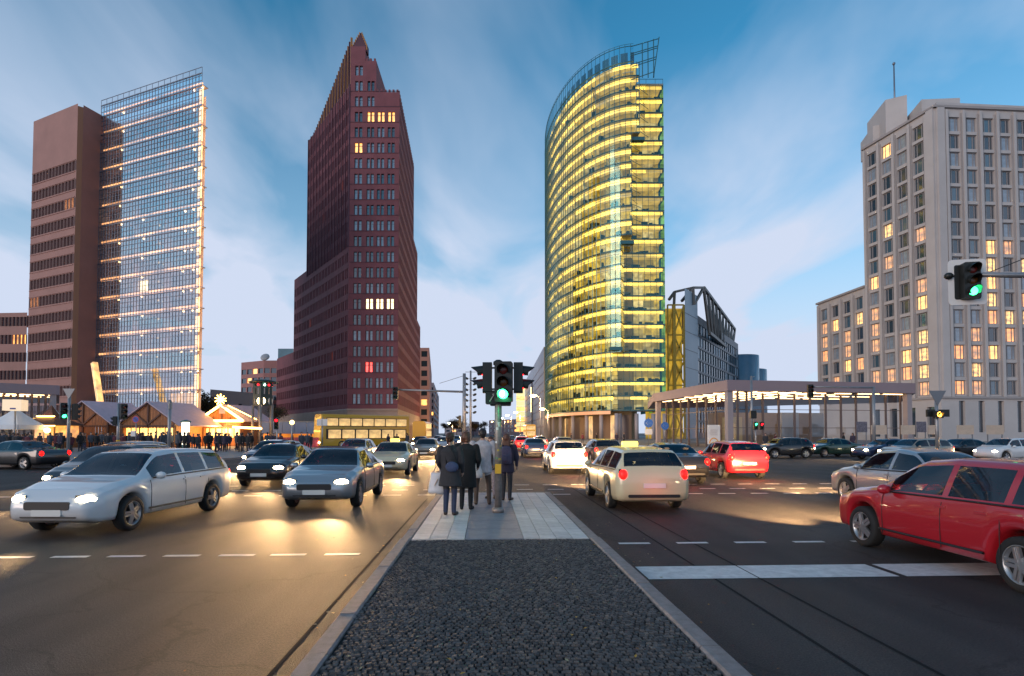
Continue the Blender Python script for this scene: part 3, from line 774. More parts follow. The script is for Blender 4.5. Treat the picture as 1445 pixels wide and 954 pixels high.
    for xx in (29, 33.5, 38, 41): inst('column', cme, root, (xx, YF + 1, .13))
    lb = MB(); ths = arc(R(-10), R(86), 5)
    for n_, (a, b_) in enumerate(zip(ths[:-1], ths[1:])):
        p0, p1 = C(a, 6.6), C(b_, 6.6); lb.quad((p0.x, p0.y, .2), (p1.x, p1.y, .2), (p1.x, p1.y, Z0 - 1), (p0.x, p0.y, Z0 - 1), n_ % 3)
    lb.build('lobby', [mat('lobby_wall', (.25, .17, .12), .6), emit('lobby_glow', (1, .55, .16), .5, var=.8, vscale=.5), mat('lobby_dark', (.10, .08, .09), .3)], root)
    return root
glass_tower()

# ---------------------------------------------------------------- the tower with the glass screen
def screen_tower():
    root = empty('screen_tower', (0, 0, 0), 0, 'terracotta clad tower with a lit glass screen rising to a sharp edge', 'skyscraper')
    TC = mat('terracotta_cladding', (.36, .18, .15), .7, var=.12, vscale=.25); TC2 = mat('terracotta_band', (.10, .045, .04), .7, var=.1, vscale=.3)
    TCO = mat('terracotta_edge', (.34, .15, .08), .7)
    P1 = (X(36, 125), 125.); P2 = (X(99, 118), 118.); P2b = (X(107, 118.6), 118.6); P3 = (X(133, 122.5), 122.5)
    G0 = P3; G1 = (X(277, 111), 111.); P0 = (X(-40, 126), 126.)
    zt = Z(146, 118); FL = 26.3 / F * 121
    z_top_row = Z(226, 118)
    rows = [(z_top_row - i * FL - 2.05, z_top_row - i * FL) for i in range(16)][::-1]
    wl = MB()
    L = math.hypot(P2[0] - P1[0], P2[1] - P1[1]); n = 13
    holes = wall(wl, P1, P2, .13, zt, bays(L, n, [(.22, .80)], .3, L - .5), rows, .45, mp=1)
    # recessed strip then the solid pier
    wall(wl, P2, P2b, .13, zt - .5, m=2); wall(wl, P2b, P3, .13, zt - 4)
    back = (P1[0] - 2, P1[1] + 22); bk2 = (P3[0] + 4, P3[1] + 24)
    wall(wl, back, P1, .13, zt); roofp(wl, [P1, P2, bk2, back], zt - .9)
    wall(wl, P2b, (P2b[0] + 5, P2b[1] + 18), zt - 6, zt)
    # plant opening in the pier head
    wb = wl.build('wall', [TC, TC2, TCO], root)
    o_ = on(P2b, P3, .9, Z(176, 120), -.02); q = MB(); LL = frame2(P2b, P3)[3]
    a, b_ = on(P2b, P3, LL * .3, Z(180, 121), -.02), on(P2b, P3, LL * .78, Z(170, 121), -.02)
    q.quad(a, (b_.x, b_.y, a.z), b_, (a.x, a.y, b_.z)); q.build('louvre', mat('louvre_dark', (.06, .05, .055), .5), wb)
    # horizontal bands
    bd = MB()
    for r in rows:
        for zz in (r[0] - .25, r[1] + .2):
            a, b_ = on(P1, P2, .1, zz, -.05), on(P1, P2, L - .4, zz, -.05); bd.bar(a, b_, .12, .16)
    bd.build('cladding_rail', TC, root)
    # windows, one by one
    made = {}
    lit = {(11, 13): 1, (12, 13): 1, (10, 13): 1, (0, 8): 1, (1, 8): 1, (2, 8): 1}
    w_ = holes[0][1] - holes[0][0]
    for u0, u1, v0, v1 in holes:
        i = int((u0 - .3) / ((L - .8) / n)); j = [k_ for k_, r in enumerate(rows) if abs(r[0] - v0) < .1][0]
        m_ = LIT_Y if (i, j) in lit else (M_GLASSD if rng.random() < .5 else M_GLASSB)
        if m_.name not in made:
            b = MB(); b.quad((0, 0, 0), (w_, 0, 0), (w_, 0, 2.05), (0, 0, 2.05), 1); b.box((w_ * .5, -.03, 1.0), (.06, .05, 2.0), 0)
            b.box((w_ / 2, -.031, .05), (w_, .05, .1), 0); made[m_.name] = b.mesh('window', [M_FRAME, m_])
        q = on(P1, P2, u0, v0, .43); inst('window', made[m_.name], root, q, (0, 0, ang(P1, P2)))
    # lower wing
    lw = MB(); zw = Z(441, 125); rw = [r for r in rows if r[1] < zw - .8]; LW = math.hypot(P1[0] - P0[0], P1[1] - P0[1]) - .3
    Pw = on(P0, P1, LW, 0); Pw = (Pw.x, Pw.y); hl = wall(lw, P0, Pw, .13, zw, bays(LW, 14, [(.22, .80)]), rw, .3, mp=1)
    roofp(lw, [P0, Pw, (Pw[0], Pw[1] + 20), (P0[0], P0[1] + 20)], zw - .6)
    lo = lw.build('low_wing', [TC, TC2], root); sp = MB()
    for u0, u1, v0, v1 in hl:
        a, b_ = on(P0, Pw, u0, v0, .29), on(P0, Pw, u1, v1, .29); c_ = (u0 + u1) / 2 > LW - 3.8 and abs(v0 - rw[-2][0]) < .1
        sp.quad(a, (b_.x, b_.y, a.z), b_, (a.x, a.y, b_.z), 1 if c_ else 0)
    sp.build('wing_window', [M_GLASSD, LIT_W], lo)
    # --- building behind the screen
    LG = math.hypot(G1[0] - G0[0], G1[1] - G0[1]); ztg = Z(103, 111); FG = 4.06; zg0 = Z(577, 111)
    PANEL = mat('lilac_panel', (.62, .50, .50), .55, var=.15, vscale=.4)
    bw = MB(); rowsg = []; z = zg0 + .9
    while z + 2.7 < ztg - 5: rowsg.append((z, z + 2.5)); z += FG
    cols = [(.4, 8.6), (10.2, 18.0), (20.2, LG - 3.4)]
    B0, B1 = on(G0, G1, 0, 0, 1.9), on(G0, G1, LG - 1.2, 0, 1.9); B0, B1 = (B0.x, B0.y), (B1.x, B1.y)
    hb = wall(bw, B0, B1, zg0, ztg - 3.4, cols, rowsg, .5)
    wall(bw, on(G0, G1, -5, 0, 2.5), B0, zg0, ztg - 3.4); bw.build('office_wall', PANEL, root)
    rm = MB(); mu = MB()
    for u0, u1, v0, v1 in hb:
        n_ = max(1, round((u1 - u0) / 1.35))
        for k_ in range(n_):
            ua, ub = u0 + (u1 - u0) * k_ / n_, u0 + (u1 - u0) * (k_ + 1) / n_
            a, b_ = on(B0, B1, ua, v0, .48), on(B0, B1, ub, v1, .48)
            j = int((v0 - zg0) / FG); mi = 0 if rng.random() < .55 else 1
            if j == 0 and u0 > 15: mi = 3
            if j == 6 and 8 < ua - 0 < 12.5: mi = 2
            rm.quad(a, (b_.x, b_.y, a.z), b_, (a.x, a.y, b_.z), mi); mu.bar((a.x, a.y, v0), (a.x, a.y, v1), .09)
    tag(rm.build('office_window', [M_GLASSD, M_GLASSB, LIT_Y, emit('amber_room', (1, .42, .04), 1.1, var=.5)], root), kind='stuff')
    tag(mu.build('office_mullion', mat('pale_steel', (.45, .40, .38), .4, metal=.3), root), kind='stuff')
    # --- the screen itself
    M_ST = mat('screen_steel', (.17, .19, .24), .4, metal=.4)
    gl = MB(); gl.quad((*G0, zg0 - .6), (*G1, zg0 - .6), (*G1, ztg), (*G0, ztg))
    gl.build('glass_screen', glass('screen_glass', (.90, .94, 1.0), (.84, .93, 1.0), 1.5, base=.48), root)
    gr = MB(); nv = 34
    for k_ in range(nv + 1):
        a = on(G0, G1, LG * k_ / nv, 0, -.05); gr.bar((a.x, a.y, zg0 - .6), (a.x, a.y, ztg + (.2 if k_ % 2 else 1.2)), .07)
    z = zg0 - .6; k_ = 0
    while z < ztg:
        a, b_ = on(G0, G1, 0, z, -.06), on(G0, G1, LG, z, -.06); gr.bar(a, b_, .06 if k_ % 4 else .14, .06 if k_ % 4 else .16); z += FG / 4; k_ += 1
    a, b_ = on(G0, G1, 0, ztg, -.06), on(G0, G1, LG, ztg, -.06); gr.bar(a, b_, .16); gr.bar(a + Vector((0, 0, 1.2)), b_ + Vector((0, 0, 1.2)), .1)
    gr.build('screen_grid', M_ST, root)
    # lamps at each floor behind the screen: strip along the slab edge, spot lamps, bright vertical at the sharp edge
    STRIP = emit('slab_strip_light', (1.0, .42, .14), 2.0, sample=True, var=.75, vscale=.22)
    EDGE = emit('edge_light', (1.0, .58, .22), 2.0, sample=True, var=.5, vscale=.5)
    SPOT = emit('floor_lamp', (1.0, .62, .28), 6.0)
    j = 0; z = zg0 + FG - .2
    sp_ = MB(); sp_.ball((0, 0, 0), .22, 8); spm = sp_.mesh('floor_lamp', SPOT)
    while z < ztg - .5:
        s_ = MB(); a, b_ = on(G0, G1, .3, z, .9), on(G0, G1, LG - .3, z, .9); s_.bar(a, b_, 1.5, .18, 0)
        s2 = MB(); c_, d_ = on(G0, G1, .5, z + .22, .4), on(G0, G1, LG - .4, z + .22, .4); s2.bar(c_, d_, .2, .62)
        sl = s_.build('gallery_slab', PANEL, root); s2.build('strip_light', STRIP, sl)
        for u in (6.2, 13.5, LG - 5, LG - 2.6, LG - .9):
            q = on(G0, G1, u + rng.uniform(-.3, .3), z - .4, .6)
            if u > 7 and j > 9 and u < LG - 3: continue
            inst('floor_lamp', spm, sl, q)
        z += FG; j += 1
    ev = MB()
    a, b_ = on(G0, G1, LG - 1.5, 0, .6), on(G0, G1, LG - .25, 0, .5)
    nn = 17
    for k_ in range(nn):
        za, zb_ = zg0 + (ztg - 2 - zg0) * k_ / nn, zg0 + (ztg - 2 - zg0) * (k_ + 1) / nn - .7
        ev.quad((a.x, a.y, za), (b_.x, b_.y, za), (b_.x, b_.y, zb_), (a.x, a.y, zb_))
    ev.build('edge_light', EDGE, root)
    # base storey under the screen
    bs = MB(); wall(bs, B0, B1, .13, zg0 - .6, bays(LG - 1.2, 6, [(.12, .88)]), [(.3, zg0 - 2.2)], .6)
    Bk = (B1[0] - 18, B1[1] + 26); wall(bs, B1, Bk, .13, ztg - 3.4)
    roofp(bs, [B0, B1, Bk, (B0[0], B0[1] + 20)], ztg - 3.4); b_o = bs.build('base', PANEL, root)
    cn = MB(); a, b_ = on(G0, G1, 0, zg0 - .9, .6), on(G0, G1, LG + .4, zg0 - .9, .6); cn.bar(a, b_, 1.9, .9); cn.build('canopy_edge', PANEL, b_o)
    sh = MB(); a, b_ = on(B0, B1, .4, .3, .58), on(B0, B1, LG - 2, zg0 - 2.1, .58); sh.quad(a, (b_.x, b_.y, a.z), b_, (a.x, a.y, b_.z)); sh.build('shop_front', MATS['shop_glow'], b_o)
    # slanting lift shaft, lit amber
    tb = MB(); tb.bar(pt(133, 512, 113), pt(142, 572, 111.5), .9, .9); tb.bar(pt(142, 572, 111.5), pt(143, 592, 111), .9, .9)
    tb.build('slanting_shaft', emit('shaft_glow', (1, .5, .12), .9, base=(.6, .5, .4), var=.6, vscale=.8), root)
screen_tower()

# ---------------------------------------------------------------- the pale stone hotel
def stone_hotel():
    root = empty('stone_hotel', (0, 0, 0), 0, 'pale limestone high-rise with tall pilasters and many lit orange windows', 'building')
    LS = mat('limestone', (.50, .46, .44), .7, var=.10, vscale=.18, bump=.15, bscale=3); LS2 = mat('limestone_trim', (.36, .325, .315), .7, var=.1, vscale=.3)
    K = (X(1329, 118), 118.); E = (X(1226, 136), 136.); W = (X(1157, 155), 155.); Rr = (126., 120.5)
    zt = Z(151, 118); zw = Z(404, 136); FL = 3.72; zb = Z(560, 118)
    rows = []; z = zb + .45
    while z + 3.05 < zt - .9: rows.append((z, z + 3.05)); z += FL
    HL1 = emit('hotel_room_dim', (1.0, .36, .05), .55, var=.85, vscale=1.1); HL2 = emit('hotel_room_lamp', (1.0, .50, .10), 1.0, var=.95, vscale=1.6)
    HB = mat('hotel_blue_glass', (.06, .12, .17), .07, ior=2.2)
    mat('hotel_frame', (.30, .28, .28), .5)
    wl = MB(); pil = MB(); made = {}
    def run(p0, p1, ztop, n, a, b_, fr):
        L = frame2(p0, p1)[3]; sl = bays(L, n, [fr], a, L - b_); rw = [r for r in rows if r[1] < ztop - .8]
        holes = wall(wl, p0, p1, zb, ztop, sl, rw, .45)
        wd = (L - a - b_) / n
        for i in range(n + 1):                       # pilasters between the bays
            u = a + i * wd
            if i in (0, n) and (a > 1 or b_ > 1): pass
            q = on(p0, p1, min(max(u, .35), L - .35), 0, -.14); pil.box((q.x, q.y, (zb + ztop) / 2 - .3), (wd * .15, .55, ztop - zb - .6), 0, ang(p0, p1))
            for s_ in (-1, 1):
                q = on(p0, p1, min(max(u + s_ * wd * .125, .2), L - .2), 0, -.05); pil.box((q.x, q.y, (zb + ztop) / 2 - .5), (wd * .05, .34, ztop - zb - 1.4), 1, ang(p0, p1))
        for u0, u1, v0, v1 in holes:
            w_ = u1 - u0; top = v0 > rows[-1][0] - FL * 6.4; rd = rng.random()
            if p0 is K: lit = rd < (.04 if top else .36)
            else: lit = rd < (.10 if top else .46)
            m_ = rng.choice((LIT_O, LIT_W, HL1, HL2)) if lit else (rng.choice((M_GLASSD, M_GLASSD, M_GLASSB, HB)))
            key = (round(w_, 2), m_.name)
            if key not in made:
                made[key] = (pane_mesh('window', w_, 3.05, (w_ * .28, w_ * .72), .18).mesh('window', [MATS['hotel_frame'], m_]))
            inst('window', made[key], root, on(p0, p1, u0, v0, .44), (0, 0, ang(p0, p1)))
        return rw
    run(K, Rr, zt, 9, 2.4, .2, (.17, .83)); run(E, K, zt, 4, .3, 1.9, (.17, .83)); run(W, E, zw, 4, .4, .2, (.17, .83))
    # corner pier
    for p0, p1, u in ((K, Rr, 1.1), (E, K, frame2(E, K)[3] - .9)):
        q = on(p0, p1, u, 0, -.2); pil.box((q.x, q.y, (zb + zt) / 2), (1.6, .5, zt - zb), 0, ang(p0, p1))
    wall(wl, (E[0] + 16, E[1] + 1), E, zw - 1, zt); wall(wl, (W[0] + 20, W[1] + 6), W, .13, zw)
    roofp(wl, [E, K, Rr, (Rr[0], 150), (E[0] + 16, 150)], zt - .4); roofp(wl, [W, E, (E[0] + 20, E[1]), (W[0] + 22, W[1])], zw - .4)
    wall(wl, K, Rr, .13, zb - .01, bays(frame2(K, Rr)[3], 8, [(.34, .66)], 2.4), [(2.0, zb - .8)], .6); wall(wl, E, K, .13, zb - .01, bays(frame2(E, K)[3], 4, [(.3, .7)]), [(1, zb - 2)], .6)
    wall(wl, W, E, .13, zb - .01)
    wb = wl.build('wall', [LS, LS2], root); pil.build('pilaster', [LS, LS2], wb)
    dk = MB()
    for p0, p1, z0_, z1_ in ((K, Rr, 1.9, zb - .7), (E, K, .9, zb - 1.9)):
        L = frame2(p0, p1)[3]; a, b_ = on(p0, p1, .3, z0_, .58), on(p0, p1, L - .3, z1_, .58); dk.quad(a, (b_.x, b_.y, a.z), b_, (a.x, a.y, b_.z))
    dk.build('ground_floor_window', M_GLASSD, wb)
    # cornices
    cn = MB()
    for p0, p1, z_ in ((K, Rr, zt), (E, K, zt), (W, E, zw)):
        L = frame2(p0, p1)[3]; a, b_ = on(p0, p1, -.35, z_ + .05, .1), on(p0, p1, L + (.35 if p1 is not E else -.2), z_ + .05, .1); cn.bar(a, b_, 1.1, .5)
    for p0, p1 in ((K, Rr), (E, K)):
        L = frame2(p0, p1)[3]; a, b_ = on(p0, p1, 0, zb - .1, -.1), on(p0, p1, L, zb - .1, -.1); cn.bar(a, b_, .5, .5)
    cn.build('cornice', LS2, root)
    # set-back attic storeys and mast
    at_ = MB(); q0 = on(K, Rr, 2.5, 0, 3.0); z1_ = Z(131, 121.5)
    at_.prism([(X(1332, 120.6), 120.6), (Rr[0], 123.1), (Rr[0], 140), (X(1332, 120.6) + 4, 140)], zt - .3, zt + 2.6)
    at_.prism([(X(1311, 123), 123), (K[0] + 9, 122.4), (K[0] + 9, 140), (X(1311, 123) + 4, 140)], zt - .3, zt + 4.6)
    at_.prism([(X(1259, 130), 130), (X(1290, 128), 128), (X(1290, 128) + 6, 140), (X(1259, 130) + 2, 140)], zt - .3, Z(141, 130))
    at_.prism([(X(1240, 134), 134), (X(1275, 132), 132), (X(1275, 132) + 6, 142), (X(1240, 134) + 2, 142)], zt - .3, Z(178, 134))
    at_.build('attic', LS, root)
    ms = MB(); a = pt(1263, 168, 131); ms.tube([(a.x, 131, Z(170, 131)), (a.x, 131, Z(92, 131))], [.22, .14], 8); ms.ball((a.x, 131, Z(90, 131)), .35, 8)
    ms.build('mast', mat('mast_grey', (.2, .22, .26), .4, metal=.5), root)
stone_hotel()

# ---------------------------------------------------------------- trussed glass block behind the curved tower
def truss_block():
    root = empty('trussed_glass_block', (0, 0, 0), 0, 'dark glass office block under a steel roof truss with yellow lit bracing', 'building')
    YEL = mat('yellow_steel', (.55, .36, .03), .45); STL = mat('truss_steel', (.09, .10, .12), .45, metal=.4); PAN = mat('grey_blue_panel', (.34, .42, .48), .4, var=.08, vscale=.2)
    A = (X(943, 168), 168.); B = (X(968, 168), 168.); C_ = (X(986, 178), 178.); D = (X(1043, 236), 236.)
    zt = Z(432, 170); b = MB(); wall(b, B, C_, .13, zt + 5); LP = frame2(B, C_)[3]
    o = b.build('end_panel', PAN, root)
    j = MB()
    for py in (445, 470, 495, 520): 
        a, c = on(B, C_, 0, Z(py, 172), -.03), on(B, C_, LP, Z(py, 172), -.03); j.bar(a, c, .06, .12)
    j.build('panel_joint', STL, o)
    g_ = MB(); L = frame2(C_, D)[3]; zt2 = Z(445, 178)
    rows = [(2 + 3.9 * i, 2 + 3.9 * i + 3.2) for i in range(9)]; hl = wall(g_, C_, D, .13, zt2, bays(L, 18, [(.06, .94)]), rows, .25)
    roofp(g_, [B, C_, D, (D[0] - 30, D[1]), (A[0], A[1] + 30)], zt2 - .1)
    g_.build('facade_frame', STL, root)
    p = MB(); 
    DG, DG2 = mat('teal_glass', (.02, .08, .11), .08, spec=1), mat('pale_blind', (.35, .45, .52), .3)
    for u0, u1, v0, v1 in hl:
        a, c = on(C_, D, u0, v0, .24), on(C_, D, u1, v1, .24); p.quad(a, (c.x, c.y, a.z), c, (a.x, a.y, c.z), 1 if rng.random() < .28 else 0)
    tag(p.build('facade_glass', [DG, DG2], root), kind='stuff')
    # roof truss along the glass face
    t = MB(); T0, T1 = pt(993, 406, 180), pt(1037, 465, 238); Bm0, Bm1 = pt(1001, 470, 181), pt(1033, 497, 236)
    for a, c, w_ in ((T0, T1, .9), (Bm0, Bm1, 1.0)): t.bar(a, c, w_)
    n = 9
    for i in range(n + 1):
        a = T0.lerp(T1, i / n); c = Bm0.lerp(Bm1, i / n); t.bar(a, c, .7)
        if i < n: t.bar(Bm0.lerp(Bm1, i / n), T0.lerp(T1, (i + 1) / n), .5)
    e0 = pt(944, 423, 170); e1 = pt(952, 412, 171); e2 = pt(978, 406, 174)
    for a, c in ((e0, e1), (e1, e2), (e2, T0), (e1, pt(951, 432, 170)), (e2, pt(979, 430, 174)), (e2, pt(962, 425, 171)), (T0, pt(978, 432, 176))): t.bar(a, c, .7)
    t.build('roof_truss', mat('truss_bronze', (.20, .17, .15), .5, metal=.3), root)
    # yellow braced bay
    y = MB(); xa, xb = A[0] + .2, B[0] - .2; xm = xa + (xb - xa) * .38
    zs = [.2, 8.5, 16, 23.5, 31, zt]
    for x_, w_ in ((xa, .4), (xm, .9), (xb, .5)): y.bar((x_, 168.4, 0.13), (x_, 168.4, zt), w_)
    for z0, z1 in zip(zs[:-1], zs[1:]):
        y.bar((xa, 168.4, z1), (xb, 168.4, z1), .4); y.bar((xm, 168.4, z0), (xb, 168.4, z1), .35); y.bar((xb, 168.4, z0), (xm, 168.4, z1), .35); y.bar((xa, 168.4, z0), (xm, 168.4, z1), .3)
    y.build('yellow_bracing', YEL, root)
    i_ = MB(); i_.quad((A[0] - 6, 171, .13), (B[0], 171, .13), (B[0], 171, zt - .5), (A[0] - 6, 171, zt - .5)); i_.build('lit_stairwell', emit('stair_glow', (.9, .55, .05), .32, base=(.2, .15, .05), var=.9, vscale=.3), root)
    # round glass end block
    r_ = MB(); c = (X(1046, 246), 246.); r_.lathe([(7.5, .13), (7.5, Z(503, 246))], (c[0], c[1], 0), 24); r_.lathe([(9, .13), (9, Z(520, 250))], (c[0] + 7, c[1] + 12, 0), 24)
    r_.build('round_block', mat('blue_glass_block', (.12, .2, .27), .2, spec=1, var=.2, vscale=.15), root)
truss_block()

# ---------------------------------------------------------------- simpler buildings of the avenue and the back streets
def plain_block(name, label, poly, z1, wallm, nper, rows, cuts=((.2, .8),), lit=.08, walls=None, depth=.3, z0=.13, winm=None):
    root = empty(name, (0, 0, 0), 0, label, 'building'); wl = MB(); wn_ = MB(); N = len(poly)
    for k_ in range(N):
        p0, p1 = poly[k_], poly[(k_ + 1) % N]
        if walls is not None and k_ not in walls: wall(wl, p0, p1, z0, z1); continue
        L = frame2(p0, p1)[3]; n = max(1, round(L / nper)); hl = wall(wl, p0, p1, z0, z1, bays(L, n, cuts), [r for r in rows if r[1] < z1 - .4], depth)
        for u0, u1, v0, v1 in hl:
            a, c = on(p0, p1, u0, v0, depth - .01), on(p0, p1, u1, v1, depth - .01); wn_.quad(a, (c.x, c.y, a.z), c, (a.x, a.y, c.z), 1 if rng.random() < lit else 0)
    roofp(wl, poly, z1 - .25)
    wb = wl.build('wall', wallm, root)
    if wn_.v: tag(wn_.build('window_strip', [winm or M_GLASSD, LIT_W], root), kind='stuff')
    return root
def rws(z0, fl, h, n): return [(z0 + i * fl, z0 + i * fl + h) for i in range(n)]
pk = mat('rose_render', (.42, .25, .25), .7, var=.12, vscale=.2); gy = mat('lilac_render', (.36, .31, .33), .7, var=.1, vscale=.2)
a, b_ = X(593, 214), X(607, 330)
plain_block('avenue_house', 'rose coloured office house directly behind the brick tower on the avenue', [(a - 20, 216), (a + 3, 216), (b_ + 2.5, 318), (b_ - 30, 318)], Z(512, 214) + 6, pk, 4, rws(5, 3.7, 2.2, 9), walls=(0, 1))
a, b_ = X(607, 330), X(618, 470)
plain_block('balcony_house', 'grey office house with banded storeys farther along the avenue', [(a - 25, 330), (a + 2, 330), (b_ + 2, 460), (b_ - 30, 460)], Z(540, 330), gy, 5, rws(5, 3.6, 1.9, 8), ((.05, .95),), walls=(0, 1))
tl = X(388, 215)
bh = plain_block('terrace_house', 'reddish house with blue glass top storeys beside the brick tower', [(X(352, 240), 250.), (X(352, 240), 232.), (X(371, 225), 225.), (X(390, 225), 225.), (X(390, 225), 250.)], Z(510, 228), mat('red_render', (.36, .16, .15), .7, var=.1, vscale=.2), 3.4, rws(4, 3.6, 2.0, 9), ((.1, .9),), walls=(0, 1, 2))
g_ = MB(); g_.prism([(X(391, 232), 232.), (X(412, 232), 232.), (X(412, 232), 245.), (X(391, 232), 245.)], 10, Z(492, 232)); g_.build('glass_top', mat('teal_glass_top', (.08, .2, .26), .15, spec=1, var=.2, vscale=.3), bh)
ds = MB(); q = pt(374, 504, 226); ds.ball((0, 0, 0), (1.8, 1.8, .6), 14, M=Matrix.Rotation(R(55), 4, 'X')); ds.tube([(0, 0, -.2), (0, .5, -3)], .2, 8); ds.build('satellite_dish', mat('dish_grey', (.4, .4, .42), .5), bh, q)
plain_block('low_theatre', 'low pale building with sloping roof behind the bare trees', [(X(296, 190), 200.), (X(296, 190), 190.), (X(352, 205), 205.), (X(352, 205), 225.)], Z(551, 195), mat('pale_render', (.42, .38, .37), .7, var=.1, vscale=.1), 9, rws(3, 4, 1.2, 3), ((.4, .6),), walls=(1,))
# long panelled block on the avenue beside the curved tower, with a lit stair shaft
a, b_ = X(742, 330), X(774, 205)
pb = plain_block('panelled_block', 'long grey metal panelled block with a tall slot window on the avenue', [(a, 345.), (b_ - 1.5, 207.), (b_ + 12, 207.), (a + 30, 345.)], Z(490, 208), mat('metal_panel', (.33, .36, .44), .4, var=.12, vscale=.12), 7, rws(4, 3.3, .5, 8), ((.0, .96),), walls=(0,), lit=0, depth=.12, winm=mat('panel_gap', (.28, .24, .33), .4))
sw = MB(); p0, p1 = (a, 345.), (b_ - 1.5, 207.); u = frame2(p0, p1)[3]
for uu in (u * .50,):
    q = on(p0, p1, uu, 0, -.25); sw.box((q.x, q.y, 15), (4.2, .6, 24), 0, ang(p0, p1)); q = on(p0, p1, uu + 1, 0, -.6); sw.box((q.x, q.y, 18), (1.4, .5, 12), 1, ang(p0, p1))
sw.build('slot_window', [mat('slot_dark', (.05, .06, .09), .3), LIT_Y], pb)
gs = MB(); q = on(p0, p1, 4, 0, -2)
for i in range(9): gs.box((q.x - 1, q.y, 4 + i * 3.1), (5, 5, 2.6), i % 2)
gs.build('stair_shaft', [LIT_W, emit('stair_pale', (.9, .8, .3), .7)], pb)
# end of the avenue: a dark slab block far away
plain_block('far_slab_block', 'plain brown slab block closing the far end of the avenue', [(X(664, 420), 420.), (X(674, 420), 420.), (X(674, 420), 440.), (X(664, 420), 440.)], Z(595, 420), mat('far_brown', (.25, .2, .23), .8), 5, rws(3, 3.5, 1.6, 3), lit=.1, walls=(0,))
plain_block('far_avenue_house', 'distant grey house at the far end of the avenue', [(X(628, 520), 520.), (X(662, 520), 520.), (X(662, 520), 540.), (X(628, 520), 540.)], Z(602, 520), gy, 6, rws(3, 3.5, 1.8, 3), lit=.2, walls=(0,))
plain_block('far_corner_house', 'distant mauve house behind the avenue street lamps', [(X(690, 480), 480.), (X(736, 430), 430.), (X(750, 430), 460.), (X(690, 480), 500.)], Z(592, 450), pk, 6, rws(3, 3.5, 1.8, 4), lit=.25, walls=(0,))
# ================================================================ STREET FURNITURE
M_BLK = mat('signal_black', (.012, .014, .013), .45); M_POST = mat('galvanised_post', (.30, .30, .31), .42, metal=.55, var=.2, vscale=6)
M_POSTW = mat('worn_post', (.26, .22, .20), .45, metal=.35, var=.4, vscale=9)
M_LENSR = mat('lens_red_off', (.10, .008, .006), .25); M_LENSA = mat('lens_amber_off', (.10, .035, .005), .25); M_LENSG = mat('lens_green_off', (.004, .05, .02), .25)
ON_G = emit('lens_green_on', (.03, 1.0, .28), 9); ON_GC = emit('lens_green_core', (.5, 1.0, .75), 14); ON_R = emit('lens_red_on', (1.0, .006, .012), 6, base=(.15, .01, .01)); ON_A = emit('lens_amber_on', (1.0, .38, .03), 8)
M_WHITE = mat('white_enamel', (.72, .70, .68), .4)
OFF = [M_LENSR, M_LENSA, M_LENSG]; ONM = [ON_R, ON_A, ON_G]
def hood(r, ln):
    """visor: open half tube, local -y outward, drooping slightly"""
    b = MB(); n = 12
    for k_ in range(n):
        for s_ in (0,):
            a0, a1 = R(-35) + R(250) * k_ / n, R(-35) + R(250) * (k_ + 1) / n
            l0, l1 = ln * (.45 + .55 * max(0, math.sin(a0))), ln * (.45 + .55 * max(0, math.sin(a1)))
            for rr, fl in ((r, 0), (r * .93, 1)):
                q = [(rr * math.cos(a0), 0, rr * math.sin(a0)), (rr * math.cos(a1), 0, rr * math.sin(a1)), (rr * math.cos(a1), -l1, rr * math.sin(a1) - .12 * l1), (rr * math.cos(a0), -l0, rr * math.sin(a0) - .12 * l0)]
                b.add(q if fl else q[::-1], [(0, 1, 2, 3)], 0, True)
    return b.mesh('visor', M_BLK)
HOOD = hood(.125, .26); HOODS = hood(.10, .18)
def rbox(w_, d, h, r, m=0, b=None, c=(0, 0, 0)):
    b = b or MB(); pts = []
    for cx, cz, a0 in ((w_ / 2 - r, h / 2 - r, 0), (-w_ / 2 + r, h / 2 - r, 90), (-w_ / 2 + r, -h / 2 + r, 180), (w_ / 2 - r, -h / 2 + r, 270)):
        for q in (0, 30, 60, 90): pts.append((cx + r * math.cos(R(a0 + q)), cz + r * math.sin(R(a0 + q))))
    n = len(pts); vs = [(c[0] + x, c[1] - d / 2, c[2] + z) for x, z in pts] + [(c[0] + x, c[1] + d / 2, c[2] + z) for x, z in pts]
    return b.add(vs, [tuple(range(n))] + [tuple(range(2 * n - 1, n - 1, -1))] + [(i, i + n, (i + 1) % n + n, (i + 1) % n) for i in range(n)], m)
def head(parent, loc, rz, lens, pitch=.26, wd=.32, lit=(), hoodm=None, r=.1, name='signal_head', plate=None, depth=.2):
    """lens: list of indices 0 red 1 amber 2 green, top to bottom; returns the housing"""
    n = len(lens); b = rbox(wd, depth, n * pitch + .08, .035)
    h = b.build(name, M_BLK, parent, loc, rz)
    if plate:
        p = rbox(plate[0], .012, plate[1], .10, 0, None, (0, depth / 2 + .02, 0)); rbox(plate[0] - .27, .014, plate[1] - .27, .05, 1, p, (0, depth / 2 + .0185, 0)); p.build('backplate', [M_WHITE, M_BLK], h)
    for k_, c in enumerate(lens):
        z = ((n - 1) / 2 - k_) * pitch; m_ = ONM[c] if k_ in lit else OFF[c]
        l = MB(); l.ball((0, -depth / 2 - .002, z), (r, .025, r), 16); l.build('lens', m_, h)
        inst('visor', hoodm or HOOD, h, (0, -depth / 2, z))
    return h
def post(name, x, y, h, r, label, cat, m=None, z=.13, group=None, base=True):
    root = empty(name, (x, y, z), 0, label, cat, group); b = MB(); b.tube([(0, 0, 0), (0, 0, h)], r, 14); b.lathe([(r * .9, h), (r * .6, h + .03), (.005, h + .04)], n=14)
    b.build('post', m or M_POST, root)
    if base: c = MB(); c.lathe([(r * 1.6, 0), (r * 1.55, .08), (r * 1.1, .12)], n=14); c.build('base_collar', m or M_POST, root)
    return root

